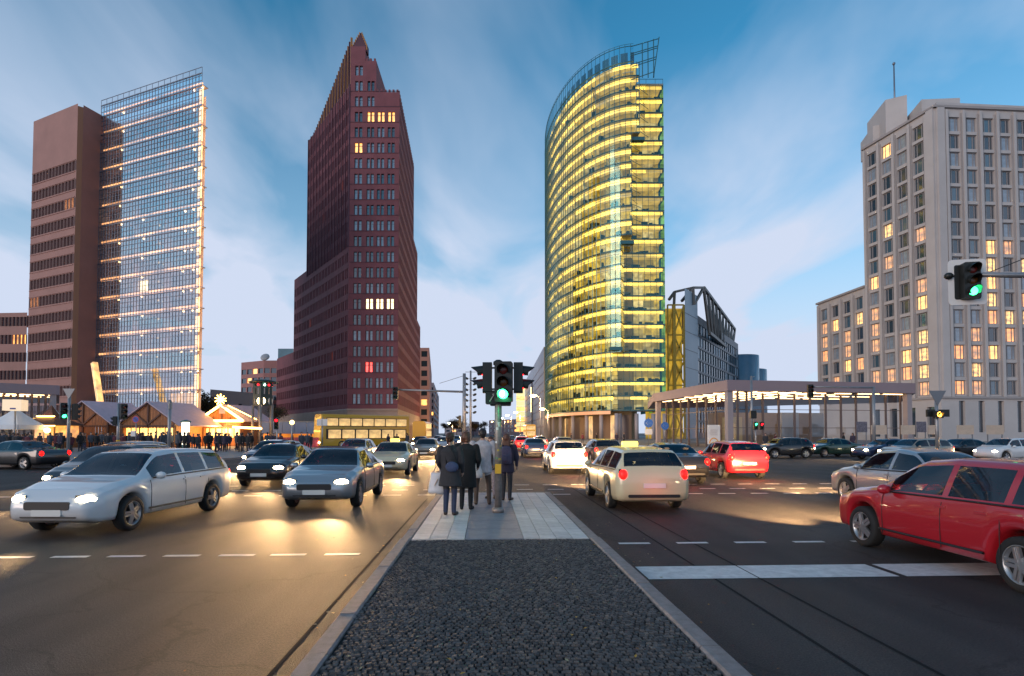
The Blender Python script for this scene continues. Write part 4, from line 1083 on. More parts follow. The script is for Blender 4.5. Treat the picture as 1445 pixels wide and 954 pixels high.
# ---- signal post on the island
Y0 = 12.35; xp = X(703, Y0, 700); zb = .106
def zl(py, Y): return Z(py, Y) - zb
sp = post('traffic_light', xp, Y0, zl(514, Y0), .078, 'traffic light post on the island showing a bright green lamp', 'traffic light', M_POSTW, zb)
hf = head(sp, (X(711, Y0, 540) - xp, -.16, zl(540, Y0)), R(-6), [0, 1, 2], .262, .38, lit=(2,), r=.105)
core = MB(); core.ball((-.02, -.128, -.262), (.05, .014, .065), 12); core.build('lamp_glow', ON_GC, hf)
gl_d = bpy.data.lights.new('green_lamp', 'POINT'); gl_d.energy = 6; gl_d.color = (.05, 1, .35); gl_d.shadow_soft_size = .08
go = bpy.data.objects.new('green_lamp', gl_d); COL.objects.link(go); go.parent = hf; go.location = (0, -.32, -.3)
for px, s_ in ((689, -1), (730, 1)):
    h_ = head(sp, (X(px, Y0, 530) - xp + .02 * s_, .04, zl(533, Y0)), s_ * R(90) , [0, 0], .29, .30, lit=(0, 1), r=.1, name='pedestrian_signal')
    b = MB(); b.bar((0, .02, zl(519, Y0)), (X(px, Y0, 530) - xp, .04, zl(519, Y0)), .035); b.bar((0, .02, zl(549, Y0)), (X(px, Y0, 530) - xp, .04, zl(549, Y0)), .035); b.build('bracket_arm', M_BLK, sp)
ab = rbox(.3, .16, .30, .03).build('arrow_signal', M_BLK, sp, (X(695, Y0, 560) - xp, -.02, zl(561, Y0)))
ar = MB(); ar.bar((-.06, -.085, -.09), (.05, -.085, .08), .02); ar.bar((.05, -.085, .08), (.0, -.085, .06), .02); ar.bar((.05, -.085, .08), (.055, -.085, .02), .02); ar.build('arrow', mat('arrow_dim', (.4, .4, .36), .5), ab)
lb = rbox(.46, .15, .24, .03).build('lower_box', M_BLK, sp, (.05, .03, zl(565, Y0)))
kn = MB(); kn.lathe([(.11, 0), (.11, .07), (.05, .11)], n=12); kn.build('antenna_cap', M_BLK, sp, (0, 0, zl(515, Y0)))
stk = MB(); r3 = random.Random(3)
for k_ in range(16):
    a = r3.uniform(R(200), R(340)); z = r3.uniform(.9, 2.0); w_ = r3.uniform(.02, .045); hh = r3.uniform(.02, .06); rr = .0785
    stk.add([(rr * math.cos(a - w_ / rr / 1.2), rr * math.sin(a - w_ / rr / 1.2), z), (rr * 1.02 * math.cos(a), rr * 1.02 * math.sin(a), z), (rr * math.cos(a + w_ / rr / 1.2), rr * math.sin(a + w_ / rr / 1.2), z),
             (rr * math.cos(a + w_ / rr / 1.2), rr * math.sin(a + w_ / rr / 1.2), z + hh), (rr * 1.02 * math.cos(a), rr * 1.02 * math.sin(a), z + hh), (rr * math.cos(a - w_ / rr / 1.2), rr * math.sin(a - w_ / rr / 1.2), z + hh)],
            [(0, 1, 4, 5), (1, 2, 3, 4)], k_ % 4)
tag(stk.build('sticker', [M_WHITE, mat('sticker_black', (.03, .03, .03), .5), mat('sticker_green', (.1, .25, .12), .5), mat('sticker_yellow', (.5, .35, .06), .5)], sp), kind='stuff')
pb_ = MB(); pb_.box((0, 0, 0), (.13, .13, .2)); pb_.build('push_button', mat('button_yellow', (.75, .42, .03), .5), sp, (.0, -.1, .95))

# ---- overhead arm with the green signal, over the right lanes
YA = 14.; xa = X(1500, YA); za = Z(389, YA)
oa = empty('overhead_signal', (xa, YA, 0), 0, 'white framed traffic signal on an overhead arm showing green', 'traffic light')
b = MB(); b.tube([(0, 0, 0), (0, 0, za + .8)], [.14, .10], 16); b.lathe([(.2, 0), (.2, .2), (.15, .25)], n=16); b.build('mast', M_POST, oa)
xe = X(1384, YA, 390) - xa
b = MB(); b.tube([(0, 0, za), (xe - .1, 0, za + .02)], [.075, .058], 14); b.build('arm', M_POST, oa)
b = MB(); b.tube([(0, 0, za + .75), (xe + .25, 0, za + .1)], .012, 6); b.build('stay_cable', M_BLK, oa)
hh = head(oa, (X(1367, YA, 397) - xa, -.05, Z(397, YA)), R(-10), [0, 1, 2], .27, .36, lit=(2,), r=.11, plate=(.86, 1.14))
b = MB(); b.ball((0, 0, 0), (.11, .09, .09), 10); b.bar((0, 0, 0), (.2, .05, 0), .05); b.build('camera', M_BLK, oa, (X(1343, YA, 388) - xa, .1, Z(388, YA)))

# ---- mast with a long arm across the far lanes
YB = 46.; xm = X(655, YB); mz = .12
ma = empty('mast_arm_signal', (xm, YB, mz), 0, 'grey mast with a long arm carrying a dark signal over the lanes', 'traffic light')
b = MB(); b.tube([(0, 0, 0), (0, 0, Z(527, YB) - mz)], [.17, .13], 14); b.build('mast', M_POST, ma)
b = MB(); b.tube([(0, 0, Z(553, YB) - mz), (X(562, YB) - xm, 0, Z(550, YB) - mz)], [.09, .07], 10); b.build('arm', M_POST, ma)
b = MB(); b.tube([(0, 0, Z(530, YB) - mz), (X(620, YB) - xm, 0, Z(541, YB) - mz)], .02, 6); b.build('stay_cable', M_POST, ma)
head(ma, (X(558, YB) - xm, -.1, Z(555, YB) - mz), 0, [0, 1, 2], .31, .42, lit=(), r=.12)
h2 = head(ma, (X(649, YB) - xm, -.1, Z(595, YB) - mz), R(-80), [0, 1, 2], .3, .3, r=.1)
YC = 58.; xc = X(664, YC)
fl = empty('camera_mast', (xc, YC, .12), 0, 'slim mast carrying two rows of small dark fittings, beside the long arm mast', 'mast')
b = MB(); b.tube([(0, 0, 0), (0, 0, Z(523, YC) - .12)], [.13, .09], 12); b.bar((-.55, 0, Z(525, YC) - .12), (.7, 0, Z(525, YC) - .12), .05); b.build('post', M_POST, fl)
fm = MB(); fm.ball((0, 0, 0), (.22, .12, .13), 8); fme = fm.mesh('fitting', M_BLK)
for i, py in enumerate((534, 542, 550, 557, 565, 574, 582)):
    for s_ in (-1, 1):
        inst('fitting', fme, fl, (s_ * .42, -.05, Z(py, YC) - .12), (0, R(-25 * s_), 0)); 
b = MB()
for py in (534, 542, 550, 557, 565, 574, 582): b.bar((-.42, 0, Z(py, YC) - .12), (.42, 0, Z(py, YC) - .12), .035)
b.build('cross_arm', M_POST, fl)

# ---- posts by the left plaza
M_SIGNB = mat('sign_back', (.22, .23, .25), .5, metal=.5)
def tri(parent, loc, s_, m_, rz=0):
    b = MB(); d = .015; P = [(-s_, s_ * .87), (s_, s_ * .87), (0, -s_ * .87)]; vs = [(x, -d, z) for x, z in P] + [(x, d, z) for x, z in P]
    b.add(vs, [(0, 2, 1), (3, 4, 5), (0, 1, 4, 3), (1, 2, 5, 4), (2, 0, 3, 5)]); return b.build('triangle_sign', m_, parent, loc, rz)
YD = 34.; x = X(97, YD)
p = post('signal_post', x, YD, Z(549, YD) - .13, .085, 'signal post topped by a triangular give-way sign seen from behind', 'traffic light')
tri(p, (.05, -.11, Z(556, YD) - .13), .36, M_SIGNB); head(p, (-.30, -.02, Z(580, YD) - .13), R(50), [0, 1, 2], .3, .36, lit=(2,), r=.11); head(p, (.25, .12, Z(581, YD) - .13), R(150), [0, 1, 2], .3, .34, r=.1)
YE = 35.; x = X(167, YE)
p = post('signal_post', x, YE, Z(570, YE) - .13, .085, 'signal post with short black heads and orange band before the second hut', 'traffic light')
head(p, (.30, -.0, Z(581, YE) - .13), R(60), [0, 1, 2], .3, .36, r=.11); head(p, (-.16, -.05, Z(594, YE) - .13), R(-70), [0, 2], .24, .28, r=.09, hoodm=HOODS)
b = MB(); b.lathe([(.1, 0), (.1, .22)], n=12); b.build('push_button', mat('button_yellow', (.75, .42, .03), .5), p, (0, 0, 1.05))
x = X(239, 36); p = post('plain_post', x, 36, Z(565, 36) - .13, .10, 'bare grey pole standing in front of the second market hut', 'pole')
b = MB(); b.box((0, 0, 0), (.1, .3, .5)); b.build('back_of_sign', M_SIGNB, p, (.02, 0, Z(572, 36) - .13))
YG = 47.; x = X(391, YG)
p = post('signal_post', x, YG, Z(590, YG) - .13, .07, 'small signal post showing red in front of the clock tower', 'traffic light'); head(p, (0, -.16, Z(598, YG) - .13), R(15), [0, 1, 2], .28, .34, lit=(0,), r=.11)
x = X(412, 50); p = post('lamp_post', x, 50, Z(590, 50) - .13, .06, 'short post with an amber warning lamp near the long blue stall', 'lamp')
b = MB(); b.ball((0, 0, 0), .2, 12); b.build('lamp', emit('amber_globe', (1, .55, .15), 7), p, (0, 0, Z(596, 50) - .13))
x = X(455, 52); p = post('direction_sign', x, 52, Z(590, 52) - .13, .06, 'white direction board on a post beside the yellow bus', 'sign')
b = rbox(.95, .04, .6, .05); b.build('board', M_WHITE, p, (0, -.1, Z(596, 52) - .13)); b = MB(); b.box((0, -.135, Z(596, 52) - .13), (.03, .012, .5)); b.build('divider', M_BLK, p)
# no-parking sign by the hut
x = X(192, 52); p = post('no_parking_sign', x, 52, Z(589, 52) - .13, .04, 'round blue and red no-parking sign on a thin pole', 'sign')
b = MB(); b.lathe([(.33, 0), (.33, .02)], (0, 0, 0), 24, 0, False, Matrix.Rotation(R(90), 4, 'X')); d_ = b.build('disc', mat('sign_red', (.5, .02, .03), .4), p, (0, -.05, Z(592, 52) - .13))
b = MB(); b.lathe([(.26, 0), (.26, .008)], (0, -.021, 0), 24, 0, False, Matrix.Rotation(R(90), 4, 'X')); b.build('blue_field', mat('sign_blue', (.02, .06, .35), .4), d_)
b = MB(); b.bar((-.18, -.036, .18), (.18, -.036, -.18), .06, .008); b.build('bar', MATS['sign_red'], d_)
b = rbox(.42, .03, .5, .03); b.build('plate', M_WHITE, p, (-.22, -.05, Z(612, 52) - .13))
# lit advertising column near the second hut
x = X(262, 58); p = empty('lit_column', (x, 58, .13), 0, 'slim lit white advertising column beside the glowing hut', 'advertising column')
b = MB(); b.lathe([(.42, 0), (.42, .5), (.36, .55)], n=20); b.build('foot', mat('column_teal', (.04, .16, .17), .4), p)
b = MB(); b.lathe([(.36, .55), (.36, 2.7), (.30, 2.8)], n=20); b.build('lit_drum', emit('drum_glow', (1, .85, .55), 3.2, sample=True), p)
b = MB(); b.lathe([(.5, 2.8), (.5, 2.92), (.1, 3.05)], n=20); b.build('cap', MATS['column_teal'], p)

# ---- right side
YR = 33.; x = X(1322, YR)
p = post('warning_light_post', x, YR, Z(556, YR), .09, 'post with grey triangular sign back and glowing amber lamp near queuing cars', 'traffic light', z=0)
tri(p, (0, -.11, Z(562, YR)), .5, M_SIGNB)
hd = head(p, (-.05, -.2, Z(585, YR)), R(5), [1], .34, .5, lit=(0,), r=.15); b = MB(); b.box((0, 0, 0), (1.3, .12, .42)); b.build('sign_panel', M_BLK, p, (.1, .05, Z(583, YR)))
for px, YY, lab in ((915, 62, 'blue round arrow sign with white plate at the pavilion corner'), (938, 70, 'small blue round sign on a pole behind the pavilion corner')):
    x = X(px, YY); p = post('arrow_sign', x, YY, Z(589 if px < 920 else 596, YY) - .13, .05, lab, 'sign')
    zc = Z(597 if px < 920 else 601, YY) - .13
    b = MB(); b.lathe([(.48, 0), (.48, .025)], (0, 0, 0), 24, 0, False, Matrix.Rotation(R(90), 4, 'X')); d_ = b.build('disc', mat('sign_blue2', (.03, .15, .5), .4), p, (0, -.06, zc))
    b = MB(); b.bar((-.28, -.032, 0), (.28, -.032, 0), .09, .008); b.bar((-.3, -.032, .0), (-.08, -.032, .2), .08, .008); b.bar((-.3, -.032, 0), (-.08, -.032, -.2), .08, .008); b.build('arrow', M_WHITE, d_)
    if px < 920: b = rbox(.8, .03, .6, .03); b.build('plate', M_WHITE, p, (0, -.06, zc - .95))
x = X(1061, 50); p = post('lamp_mast', x, 50, Z(531, 50), .10, 'tall slim mast in front of the glass pavilion', 'mast', z=0)
b = MB(); b.bar((0, 0, Z(533, 50)), (.3, 0, Z(531, 50)), .06); b.build('bracket', M_POST, p); b = rbox(.5, .3, .7, .05); b.build('control_box', M_BLK, p, (.12, 0, Z(585, 50)))
x = X(1066, 44); p = post('crossing_signal', x, 44, Z(594, 44), .06, 'low crossing signal showing green and red before the pavilion', 'traffic light', z=0)
head(p, (-.05, -.14, Z(601, 44)), 0, [2, 2], .26, .3, lit=(0,), r=.09, hoodm=HOODS); head(p, (.4, -.14, Z(601, 44)), 0, [0, 2], .26, .3, lit=(0,), r=.09, hoodm=HOODS)
x = X(1143, 40); p = post('hanging_signal', x + 4.5, 40, Z(546, 40), .10, 'dark signal hung from a post arm against the pavilion roof', 'traffic light', z=0)
b = MB(); b.tube([(0, 0, Z(547, 40)), (-4.5, 0, Z(546, 40))], .06, 10); b.build('arm', M_POST, p); head(p, (-4.5, -.1, Z(552, 40)), 0, [0, 1, 2], .28, .36, lit=(), r=.11)
x = X(775, 27); p = post('low_disc_marker', x, 27, .62, .03, 'small white disc marker on a low post in the crossing', 'marker', z=0)
b = MB(); b.lathe([(.24, 0), (.24, .02)], (0, 0, 0), 24, 0, False, Matrix.Rotation(R(90), 4, 'X')); b.build('disc', M_WHITE, p, (0, -.04, .62))
b = MB(); b.lathe([(.17, 0), (.17, .006)], (0, -.021, 0), 24, 0, False, Matrix.Rotation(R(90), 4, 'X')); b.build('disc_face', mat('disc_grey', (.4, .38, .42), .5), p, (0, -.04, .62))

# poster boards standing before the hotel and pavilion
M_CREAM = mat('cream_board', (.55, .43, .33), .6, var=.15, vscale=2); M_PRINT = mat('grey_print', (.14, .13, .16), .6, var=.7, vscale=6)
PB = rbox(1.0, .05, 1.0, .03); PBm = [PB.mesh('board', M_CREAM), PB.mesh('board', M_PRINT)]
for i, (px, wpx, kind) in enumerate(((1216, 15, 1), (1240, 22, 0), (1281, 20, 0), (1300, 14, 1), (1316, 12, 0), (1362, 24, 0), (1404, 24, 0))):
    Yq = 57.; x = X(px, Yq); ww = wpx / F * Yq
    pr = empty('poster_board', (x, Yq, .13), 0, ('blank cream poster board' if kind == 0 else 'grey printed poster board') + ' in the row behind the queuing cars', 'poster board', 'poster boards before the hotel')
    z0, z1 = Z(613 if kind == 0 else 610, Yq) - .13, Z(600 if kind == 0 else 595, Yq) - .13
    inst('board', PBm[kind], pr, (0, 0, (z0 + z1) / 2), sc=(ww, 1, z1 - z0))
    for s_ in (-1, 1): b = MB(); b.bar((s_ * ww * .42, .04, 0), (s_ * ww * .42, .04, z1), .07); b.build('leg', M_SIGNB, pr)
x = X(1007, 56); pr = empty('event_poster', (x, 56, .13), 0, 'white event poster with scribbled print and orange arch before the pavilion', 'poster board')
b = rbox(1.25, .06, 1.9, .03); o = b.build('board', M_WHITE, pr, (0, 0, 1.55)); b = MB()
for k_ in range(9): b.bar((-.45 + rng.uniform(0, .2), -.036, .5 - k_ * .07), (.45 - rng.uniform(0, .2), -.036, .5 - k_ * .07 + rng.uniform(-.03, .03)), .03, .008)
b.build('print', M_PRINT, o); b = MB(); b.tube([(.42 * math.cos(t), -.036, -.85 + .5 * math.sin(t)) for t in [math.pi * q / 12 for q in range(13)]], .05, 6); b.build('orange_arch', mat('print_orange', (.75, .32, .03), .6), o)
for s_ in (-1, 1): b = MB(); b.bar((s_ * .5, .05, 0), (s_ * .5, .05, 2.4), .07); b.build('leg', M_SIGNB, pr)

# ---- street lamps down the avenue
SLm = MB(); SLm.tube([(0, 0, 0), (0, 0, 7.2)], [.11, .06], 10)
arm = MB(); arm.tube([(0, 0, 7.1), (-.5, 0, 7.45), (-1.2, 0, 7.5)], .04, 8)
lan = MB(); lan.ball((0, 0, 0), (.55, .3, .2), 12)
slp, sla, sll = SLm.mesh('post', M_POST), arm.mesh('arm', M_POST), lan.mesh('lantern', emit('street_lantern', (1, .62, .25), 26))
for i, (px, py, YY) in enumerate(((752, 558, 95), (728, 582, 150), (766, 577, 118), (716, 586, 190), (708, 590, 230), (701, 592, 280), (694, 595, 340), (635, 597, 200))):
    q = pt(px, py, YY); s_ = (q.z - .13) / 7.5
    r_ = empty('street_lamp', (q.x + 1.2 * s_, YY, .13), 0, 'glowing street lamp lining the avenue beside the curved tower' if px > 650 else 'lone glowing street lamp on the brick tower side of the avenue', 'street lamp', 'street lamps along the avenue' if px > 650 else None)
    inst('post', slp, r_, sc=(1, 1, s_)); inst('arm', sla, r_, sc=(1, 1, s_)); inst('lantern', sll, r_, (-1.2, 0, 7.45 * s_))
    if YY < 250:
        ld = bpy.data.lights.new('lantern_light', 'POINT'); ld.energy = 6000; ld.color = (1, .58, .24); ld.shadow_soft_size = .4; lo = bpy.data.objects.new('lantern_light', ld); COL.objects.link(lo); lo.parent = r_; lo.location = (-1.2, 0, 7.1 * s_)

# ================================================================ STATION PAVILIONS
def pavilion(name, label, near_l, corner, far_r, zroof, th, lights):
    root = empty(name, (0, 0, 0), 0, label, 'pavilion')
    FAS = mat('pavilion_fascia', (.30, .22, .235), .55, var=.08, vscale=.3); COLM = mat('pavilion_column', (.36, .30, .30), .5)
    b = MB(); back_l = (near_l[0], near_l[1] + 12); poly = [near_l, corner, far_r, (far_r[0] * (1.3 if far_r[0] < 0 else 1.25), far_r[1] * 1.3), (near_l[0] * (1.3 if near_l[0] < 0 else 1.25), near_l[1] * 1.3)]
    b.prism(poly, zroof - th, zroof); b.build('roof', FAS, root)
    # linear lamps under the roof
    LT = emit('soffit_lamp', (1, .62, .28), 5.0, sample=True); lm = MB(); lm.box((0, 0, 0), (1.0, .16, .06)); lme = lm.mesh('soffit_lamp', LT)
    for row in range(lights):
        for p0, p1, n in ((near_l, corner, 5), (corner, far_r, 7)):
            L = frame2(p0, p1)[3]; stp = L / n
            for k_ in range(n):
                if p0 is corner and k_ >= 5 and row % 2: continue
                q = on(p0, p1, (k_ + .5) * stp, zroof - th - .06, 1.2 + row * 2.3); inst('soffit_lamp', lme, root, q, (0, 0, ang(p0, p1)), (stp * rng.uniform(.5, .86), 1, 1))
    gl, mu = MB(), MB()
    for p0, p1, n in ((near_l, corner, 8), (corner, far_r, 11)):
        L = frame2(p0, p1)[3]; a, c = on(p0, p1, 1.2, .2, 1.5), on(p0, p1, L - .6, zroof - th, 1.5); gl.quad(a, (c.x, c.y, a.z), c, (a.x, a.y, c.z))
        for k_ in range(n + 1):
            q = on(p0, p1, 1.2 + (L - 1.8) * k_ / n, 0, 1.45); mu.bar((q.x, q.y, .2), (q.x, q.y, zroof - th), .10, .22)
        for zz in (2.4, 4.4): mu.bar(on(p0, p1, 1.2, zz, 1.42), on(p0, p1, L - .6, zz, 1.42), .06)
    gl.build('glass_wall', glass('pavilion_glass', (.92, .95, .97), (.9, .93, 1), 1.45, base=.04), root); mu.build('wall_frame', mat('bronze_frame', (.14, .10, .09), .45), root)
    cm = MB(); cm.box((0, 0, (zroof - th) / 2 + .06), (.62, .62, zroof - th - .13)); cme = cm.mesh('column', COLM)
    for p0, p1, us in ((near_l, corner, (.6,)), (corner, far_r, (.45, frame2(corner, far_r)[3] - .6))):
        for u in us: inst('column', cme, root, on(p0, p1, u, .0, .5) + Vector((0, 0, .07)), (0, 0, ang(p0, p1)))
    # inside: lift box, stair walls, pale back wall with warm light
    ins = MB(); q = on(corner, far_r, frame2(corner, far_r)[3] * .45, 0, 9); ins.box((q.x, q.y, 2.2), (14, 2.5, 4.2), 0, ang(corner, far_r)); q = on(corner, far_r, 3.5, 0, 5); ins.box((q.x, q.y, 1.9), (1.8, 1.4, 3.5), 1)
    q = on(corner, far_r, 10.5, 0, 4.5); ins.box((q.x, q.y, 2.6), (2.2, .3, 3.2), 2, ang(corner, far_r)); q = on(corner, far_r, 14.5, 0, 5); ins.box((q.x, q.y, 2.8), (1.4, .3, 2.8), 2)
    ins.build('inner_wall', [mat('inner_stone', (.30, .24, .2), .6, var=.2, vscale=.5), mat('kiosk_yellow', (.62, .46, .22), .5), mat('inner_pale', (.55, .56, .58), .4)], root)
    return root
cn = (X(1027, 60), 60.)
pavilion('station_pavilion', 'glass station pavilion with mauve roof and rows of lit soffit lamps', (X(922, 81), 81.), cn, (X(1293, 64), 64.), Z(536, 60), 1.15, 5)
pavilion('south_pavilion', 'glass station pavilion with brown roof behind the white market tents', (X(-90, 66), 66.), (X(-60, 64), 64.), (X(83, 70), 70.), Z(541, 67), 1.15, 3)

# ================================================================ CHRISTMAS MARKET
M_HUT = mat('hut_timber', (.30, .105, .035), .6, var=.3, vscale=3); M_BEAM = mat('hut_beam', (.10, .035, .02), .6, var=.2, vscale=4); M_SNOW = mat('pale_roof_sheet', (.55, .42, .47), .7, var=.12, vscale=2)
GL_S = emit('string_lights', (1, .52, .10), 9); GL_I = emit('stall_interior', (1, .5, .10), 2.3, sample=True, var=.6, vscale=1.4); GL_T = emit('tree_light', (1, .75, .4), 8)
def hut(px0, px1, pya, pye, Y, depth, label, windows=False, glow=False):
    x0, x1 = X(px0, Y), X(px1, Y); cx = (x0 + x1) / 2; w_ = x1 - x0; za_, ze = Z(pya, Y) - .13, Z(pye, Y) - .13
    root = empty('market_hut', (cx, Y, .13), 0, label, 'market hut', 'wooden huts of the winter market'); hw = w_ / 2
    # gable wall of boards
    nb = 16
    for k_ in range(nb):
        xa_, xb_ = -hw * .86 + 1.72 * hw * k_ / nb + .01, -hw * .86 + 1.72 * hw * (k_ + 1) / nb - .01; zt = lambda x: za_ - .15 - (za_ - ze) * abs(x) / hw
        b = MB(); z0 = 1.15 if windows or glow else 0
        P = [(xa_, z0), (xb_, z0), (xb_, zt(xb_)), (xa_, zt(xa_))]
        if xa_ < 0 < xb_: P.insert(3, (0, zt(0)))
        if (windows or glow): P0 = [(xa_, 2.3), (xb_, 2.3)] + P[2:]; b.add([(x, .0, z) for x, z in P0] + [(x, .05, z) for x, z in P0], [tuple(range(len(P0)))]); b.box(((xa_ + xb_) / 2, .02, .55), (xb_ - xa_, .05, 1.1))
        else: b.add([(x, .0, z) for x, z in P] + [(x, .05, z) for x, z in P], [tuple(range(len(P)))])
        b.build('board', M_HUT, root)
    fr = MB()
    for a, c in (((0, -.04, 0 if not (windows or glow) else 2.3), (0, -.04, za_ - .2)), ((-hw * .86, -.04, 2.55), (hw * .86, -.04, 2.55)), ((0, -.05, 2.7), (hw * .42, -.05, 2.7 + (za_ - ze) * .5)), ((0, -.05, 2.7), (-hw * .42, -.05, 2.7 + (za_ - ze) * .5)),
                 ((-hw, -.06, ze), (0, -.06, za_)), ((hw, -.06, ze), (0, -.06, za_)), ((-hw * .86, -.03, 0), (-hw * .86, -.03, ze + .2)), ((hw * .86, -.03, 0), (hw * .86, -.03, ze + .2))): fr.bar(a, c, .16, .18)
    fr.build('timber_frame', M_BEAM, root)
    for s_ in (-1, 1):
        b = MB(); e0, e1 = Vector((s_ * (hw + .25), -.35, ze - .12)), Vector((0, -.35, za_ + .1)); sh = Vector((depth * .35 if True else 0, depth, 0))
        b.add([e0, e1, e1 + sh, e0 + sh, e0 + Vector((0, 0, .12)), e1 + Vector((0, 0, .12)), e1 + sh + Vector((0, 0, .12)), e0 + sh + Vector((0, 0, .12))], [(0, 1, 2, 3), (4, 7, 6, 5), (0, 4, 5, 1), (1, 5, 6, 2), (2, 6, 7, 3), (3, 7, 4, 0)]); b.build('roof_slope', M_SNOW, root)
    for sx_ in (hw * .86 + .1, -hw * .86 + .1): b = MB(); b.box((sx_, depth / 2 + .1, ze / 2), (.08, depth, ze)); b.build('side_wall', M_HUT, root)
    if windows or glow:
        b = MB(); b.quad((-hw * .84, .6, .2), (hw * .84, .6, .2), (hw * .84, .6, 2.4), (-hw * .84, .6, 2.4)); b.build('stall_interior', GL_I, root)
        b = MB()
        for k_ in range(7): b.bar((-hw * .84 + 1.68 * hw * k_ / 6, .02, 1.1), (-hw * .84 + 1.68 * hw * k_ / 6, .02, 2.35), .1)
        b.build('window_bar', M_BEAM, root)
    if glow:
        b = MB(); P = [(-hw - .1, -.45, ze), (0, -.45, za_ + .1), (hw + .1, -.45, ze), (-hw - .1, -.45, ze)]; b.tube(P[:2], .16, 8); b.tube(P[1:3], .16, 8); b.tube([P[2], P[3]], .16, 8)
        b.tube([(hw * .6, -.6, ze - .8), (hw * 1.9, -.6, ze - 1.0)], .14, 8); b.tube([(0 + .6, .3, za_ + .1), (hw + 1.4, .6, ze + .2)], .06, 8); b.build('light_string', GL_S, root)
        st_ = MB()
        for k_ in range(5): st_.tube([(0, 0, 0), (.75 * math.cos(R(90 + k_ * 36)), 0, .75 * math.sin(R(90 + k_ * 36)))], .08, 6); st_.tube([(0, 0, 0), (-.75 * math.cos(R(90 + k_ * 36)), 0, -.6 * math.sin(R(90 + k_ * 36)))], .06, 6)
        st_.build('light_star', GL_S, root, (0, -.4, za_ + .8))
        b = rbox(.8, .06, 1.1, .03); b.build('gable_board', mat('gable_sign', (.5, .36, .3), .6), root, (.3, -.55, za_ - .45))
        ld = bpy.data.lights.new('hut_glow', 'POINT'); ld.energy = 900; ld.color = (1, .55, .18); ld.shadow_soft_size = .5; lo = bpy.data.objects.new('hut_glow', ld); COL.objects.link(lo); lo.parent = root; lo.location = (0, -1.6, 2.2)
    return root
hut(76, 158, 568, 599, 70., 6, 'timber framed market hut with closed gable beside the white tents')
hut(166, 252, 569, 600, 68., 6, 'timber framed market hut with lit windows beside the advertising column', windows=True)
hut(282, 344, 573, 594, 74., 5, 'market hut outlined in glowing yellow light strings with star on top', glow=True)
def tent(px, pya, pye, wpx, Y, label):
    w_ = wpx / F * Y / 2; za_, ze = Z(pya, Y) - .13, Z(pye, Y) - .13; root = empty('market_tent', (X(px, Y), Y, .13), 0, label, 'tent', 'white peaked market tents')
    b = MB(); b.lathe([(w_, ze), (w_ * .66, ze + (za_ - ze) * .30), (w_ * .36, ze + (za_ - ze) * .62), (w_ * .12, ze + (za_ - ze) * .92), (.05, za_)], n=4, smooth=False, M=Matrix.Rotation(R(45), 4, 'Z')); b.build('canopy', mat('tent_cloth', (.72, .74, .76), .7, var=.06, vscale=2), root)
    v = MB(); q = w_ * .707
    for s_ in (-1, 1): v.box((0, s_ * q, ze - .22), (2 * q, .03, .5)); v.box((s_ * q, 0, ze - .22), (.03, 2 * q - .1, .5))
    v.build('valance', MATS['tent_cloth'], root)
    for sx in (-1, 1):
        for sy in (-1, 1): b = MB(); b.bar((sx * (q - .1), sy * (q - .1), 0), (sx * (q - .1), sy * (q - .1), ze), .08); b.build('pole', M_POST, root)
tent(22, 577, 600, 66, 62., 'large white peaked tent in front of the south pavilion')
tent(74, 575, 601, 46, 73., 'smaller white peaked tent behind the red pyramid kiosk')
# kiosk with brown pitched roof in front of the second tent
kx = X(72, 66); kr = empty('snack_kiosk', (kx, 66, .13), 0, 'low snack kiosk with brown pyramid roof and orange lamps', 'kiosk')
b = MB(); b.lathe([(3.3, 2.6), (1.1, 3.5), (.9, 3.6), (.05, 4.9)], n=4, smooth=False, M=Matrix.Rotation(R(45), 4, 'Z')); b.build('roof', M_BEAM, kr)
b = MB(); b.box((0, 0, .55), (4.2, 4.2, 1.1)); b.build('counter', M_HUT, kr); b = MB(); b.box((0, .9, 1.85), (3.6, 2, 1.4)); b.build('stall_interior', emit('kiosk_glow', (1, .4, .06), .8, var=.6, vscale=1.5), kr)
b = MB(); b.tube([(-2.4, -2.45, 2.5), (2.4, -2.45, 2.5)], .07, 6); b.tube([(-1, -.8, 3.62), (1, -.8, 3.62)], .09, 6); b.build('light_string', GL_S, kr)
for sx in (-1, 1): b = MB(); b.bar((sx * 2.1, -2.1, 1.1), (sx * 2.1, -2.1, 2.6), .12); b.build('post', M_BEAM, kr)
b = MB(); b.ball((0, 0, 0), .32, 10); b.build('lamp', emit('kiosk_lamp', (1, .55, .1), 12), kr, (1.6, -2.5, 2.0))
# cube sign on top of the pavilion front
cx_ = X(21, 60); cs = empty('cube_sign', (cx_, 60, .13), R(20), 'pale lit cube sign on a post above the large tent', 'sign')
b = MB(); b.box((0, 0, Z(572, 60) - .13), (1.6, 1.6, 1.15)); b.build('lit_cube', emit('cube_glow', (1, .72, .42), .55, base=(.7, .6, .5)), cs); b = MB(); b.tube([(0, 0, 0), (0, 0, Z(580, 60) - .13)], .09, 8); b.build('post', M_POST, cs)
b = rbox(.5, .02, .16, .03); b.build('mark', mat('cube_mark', (.2, .2, .4), .5), cs, (.1, -.82, Z(577, 60) - .13))
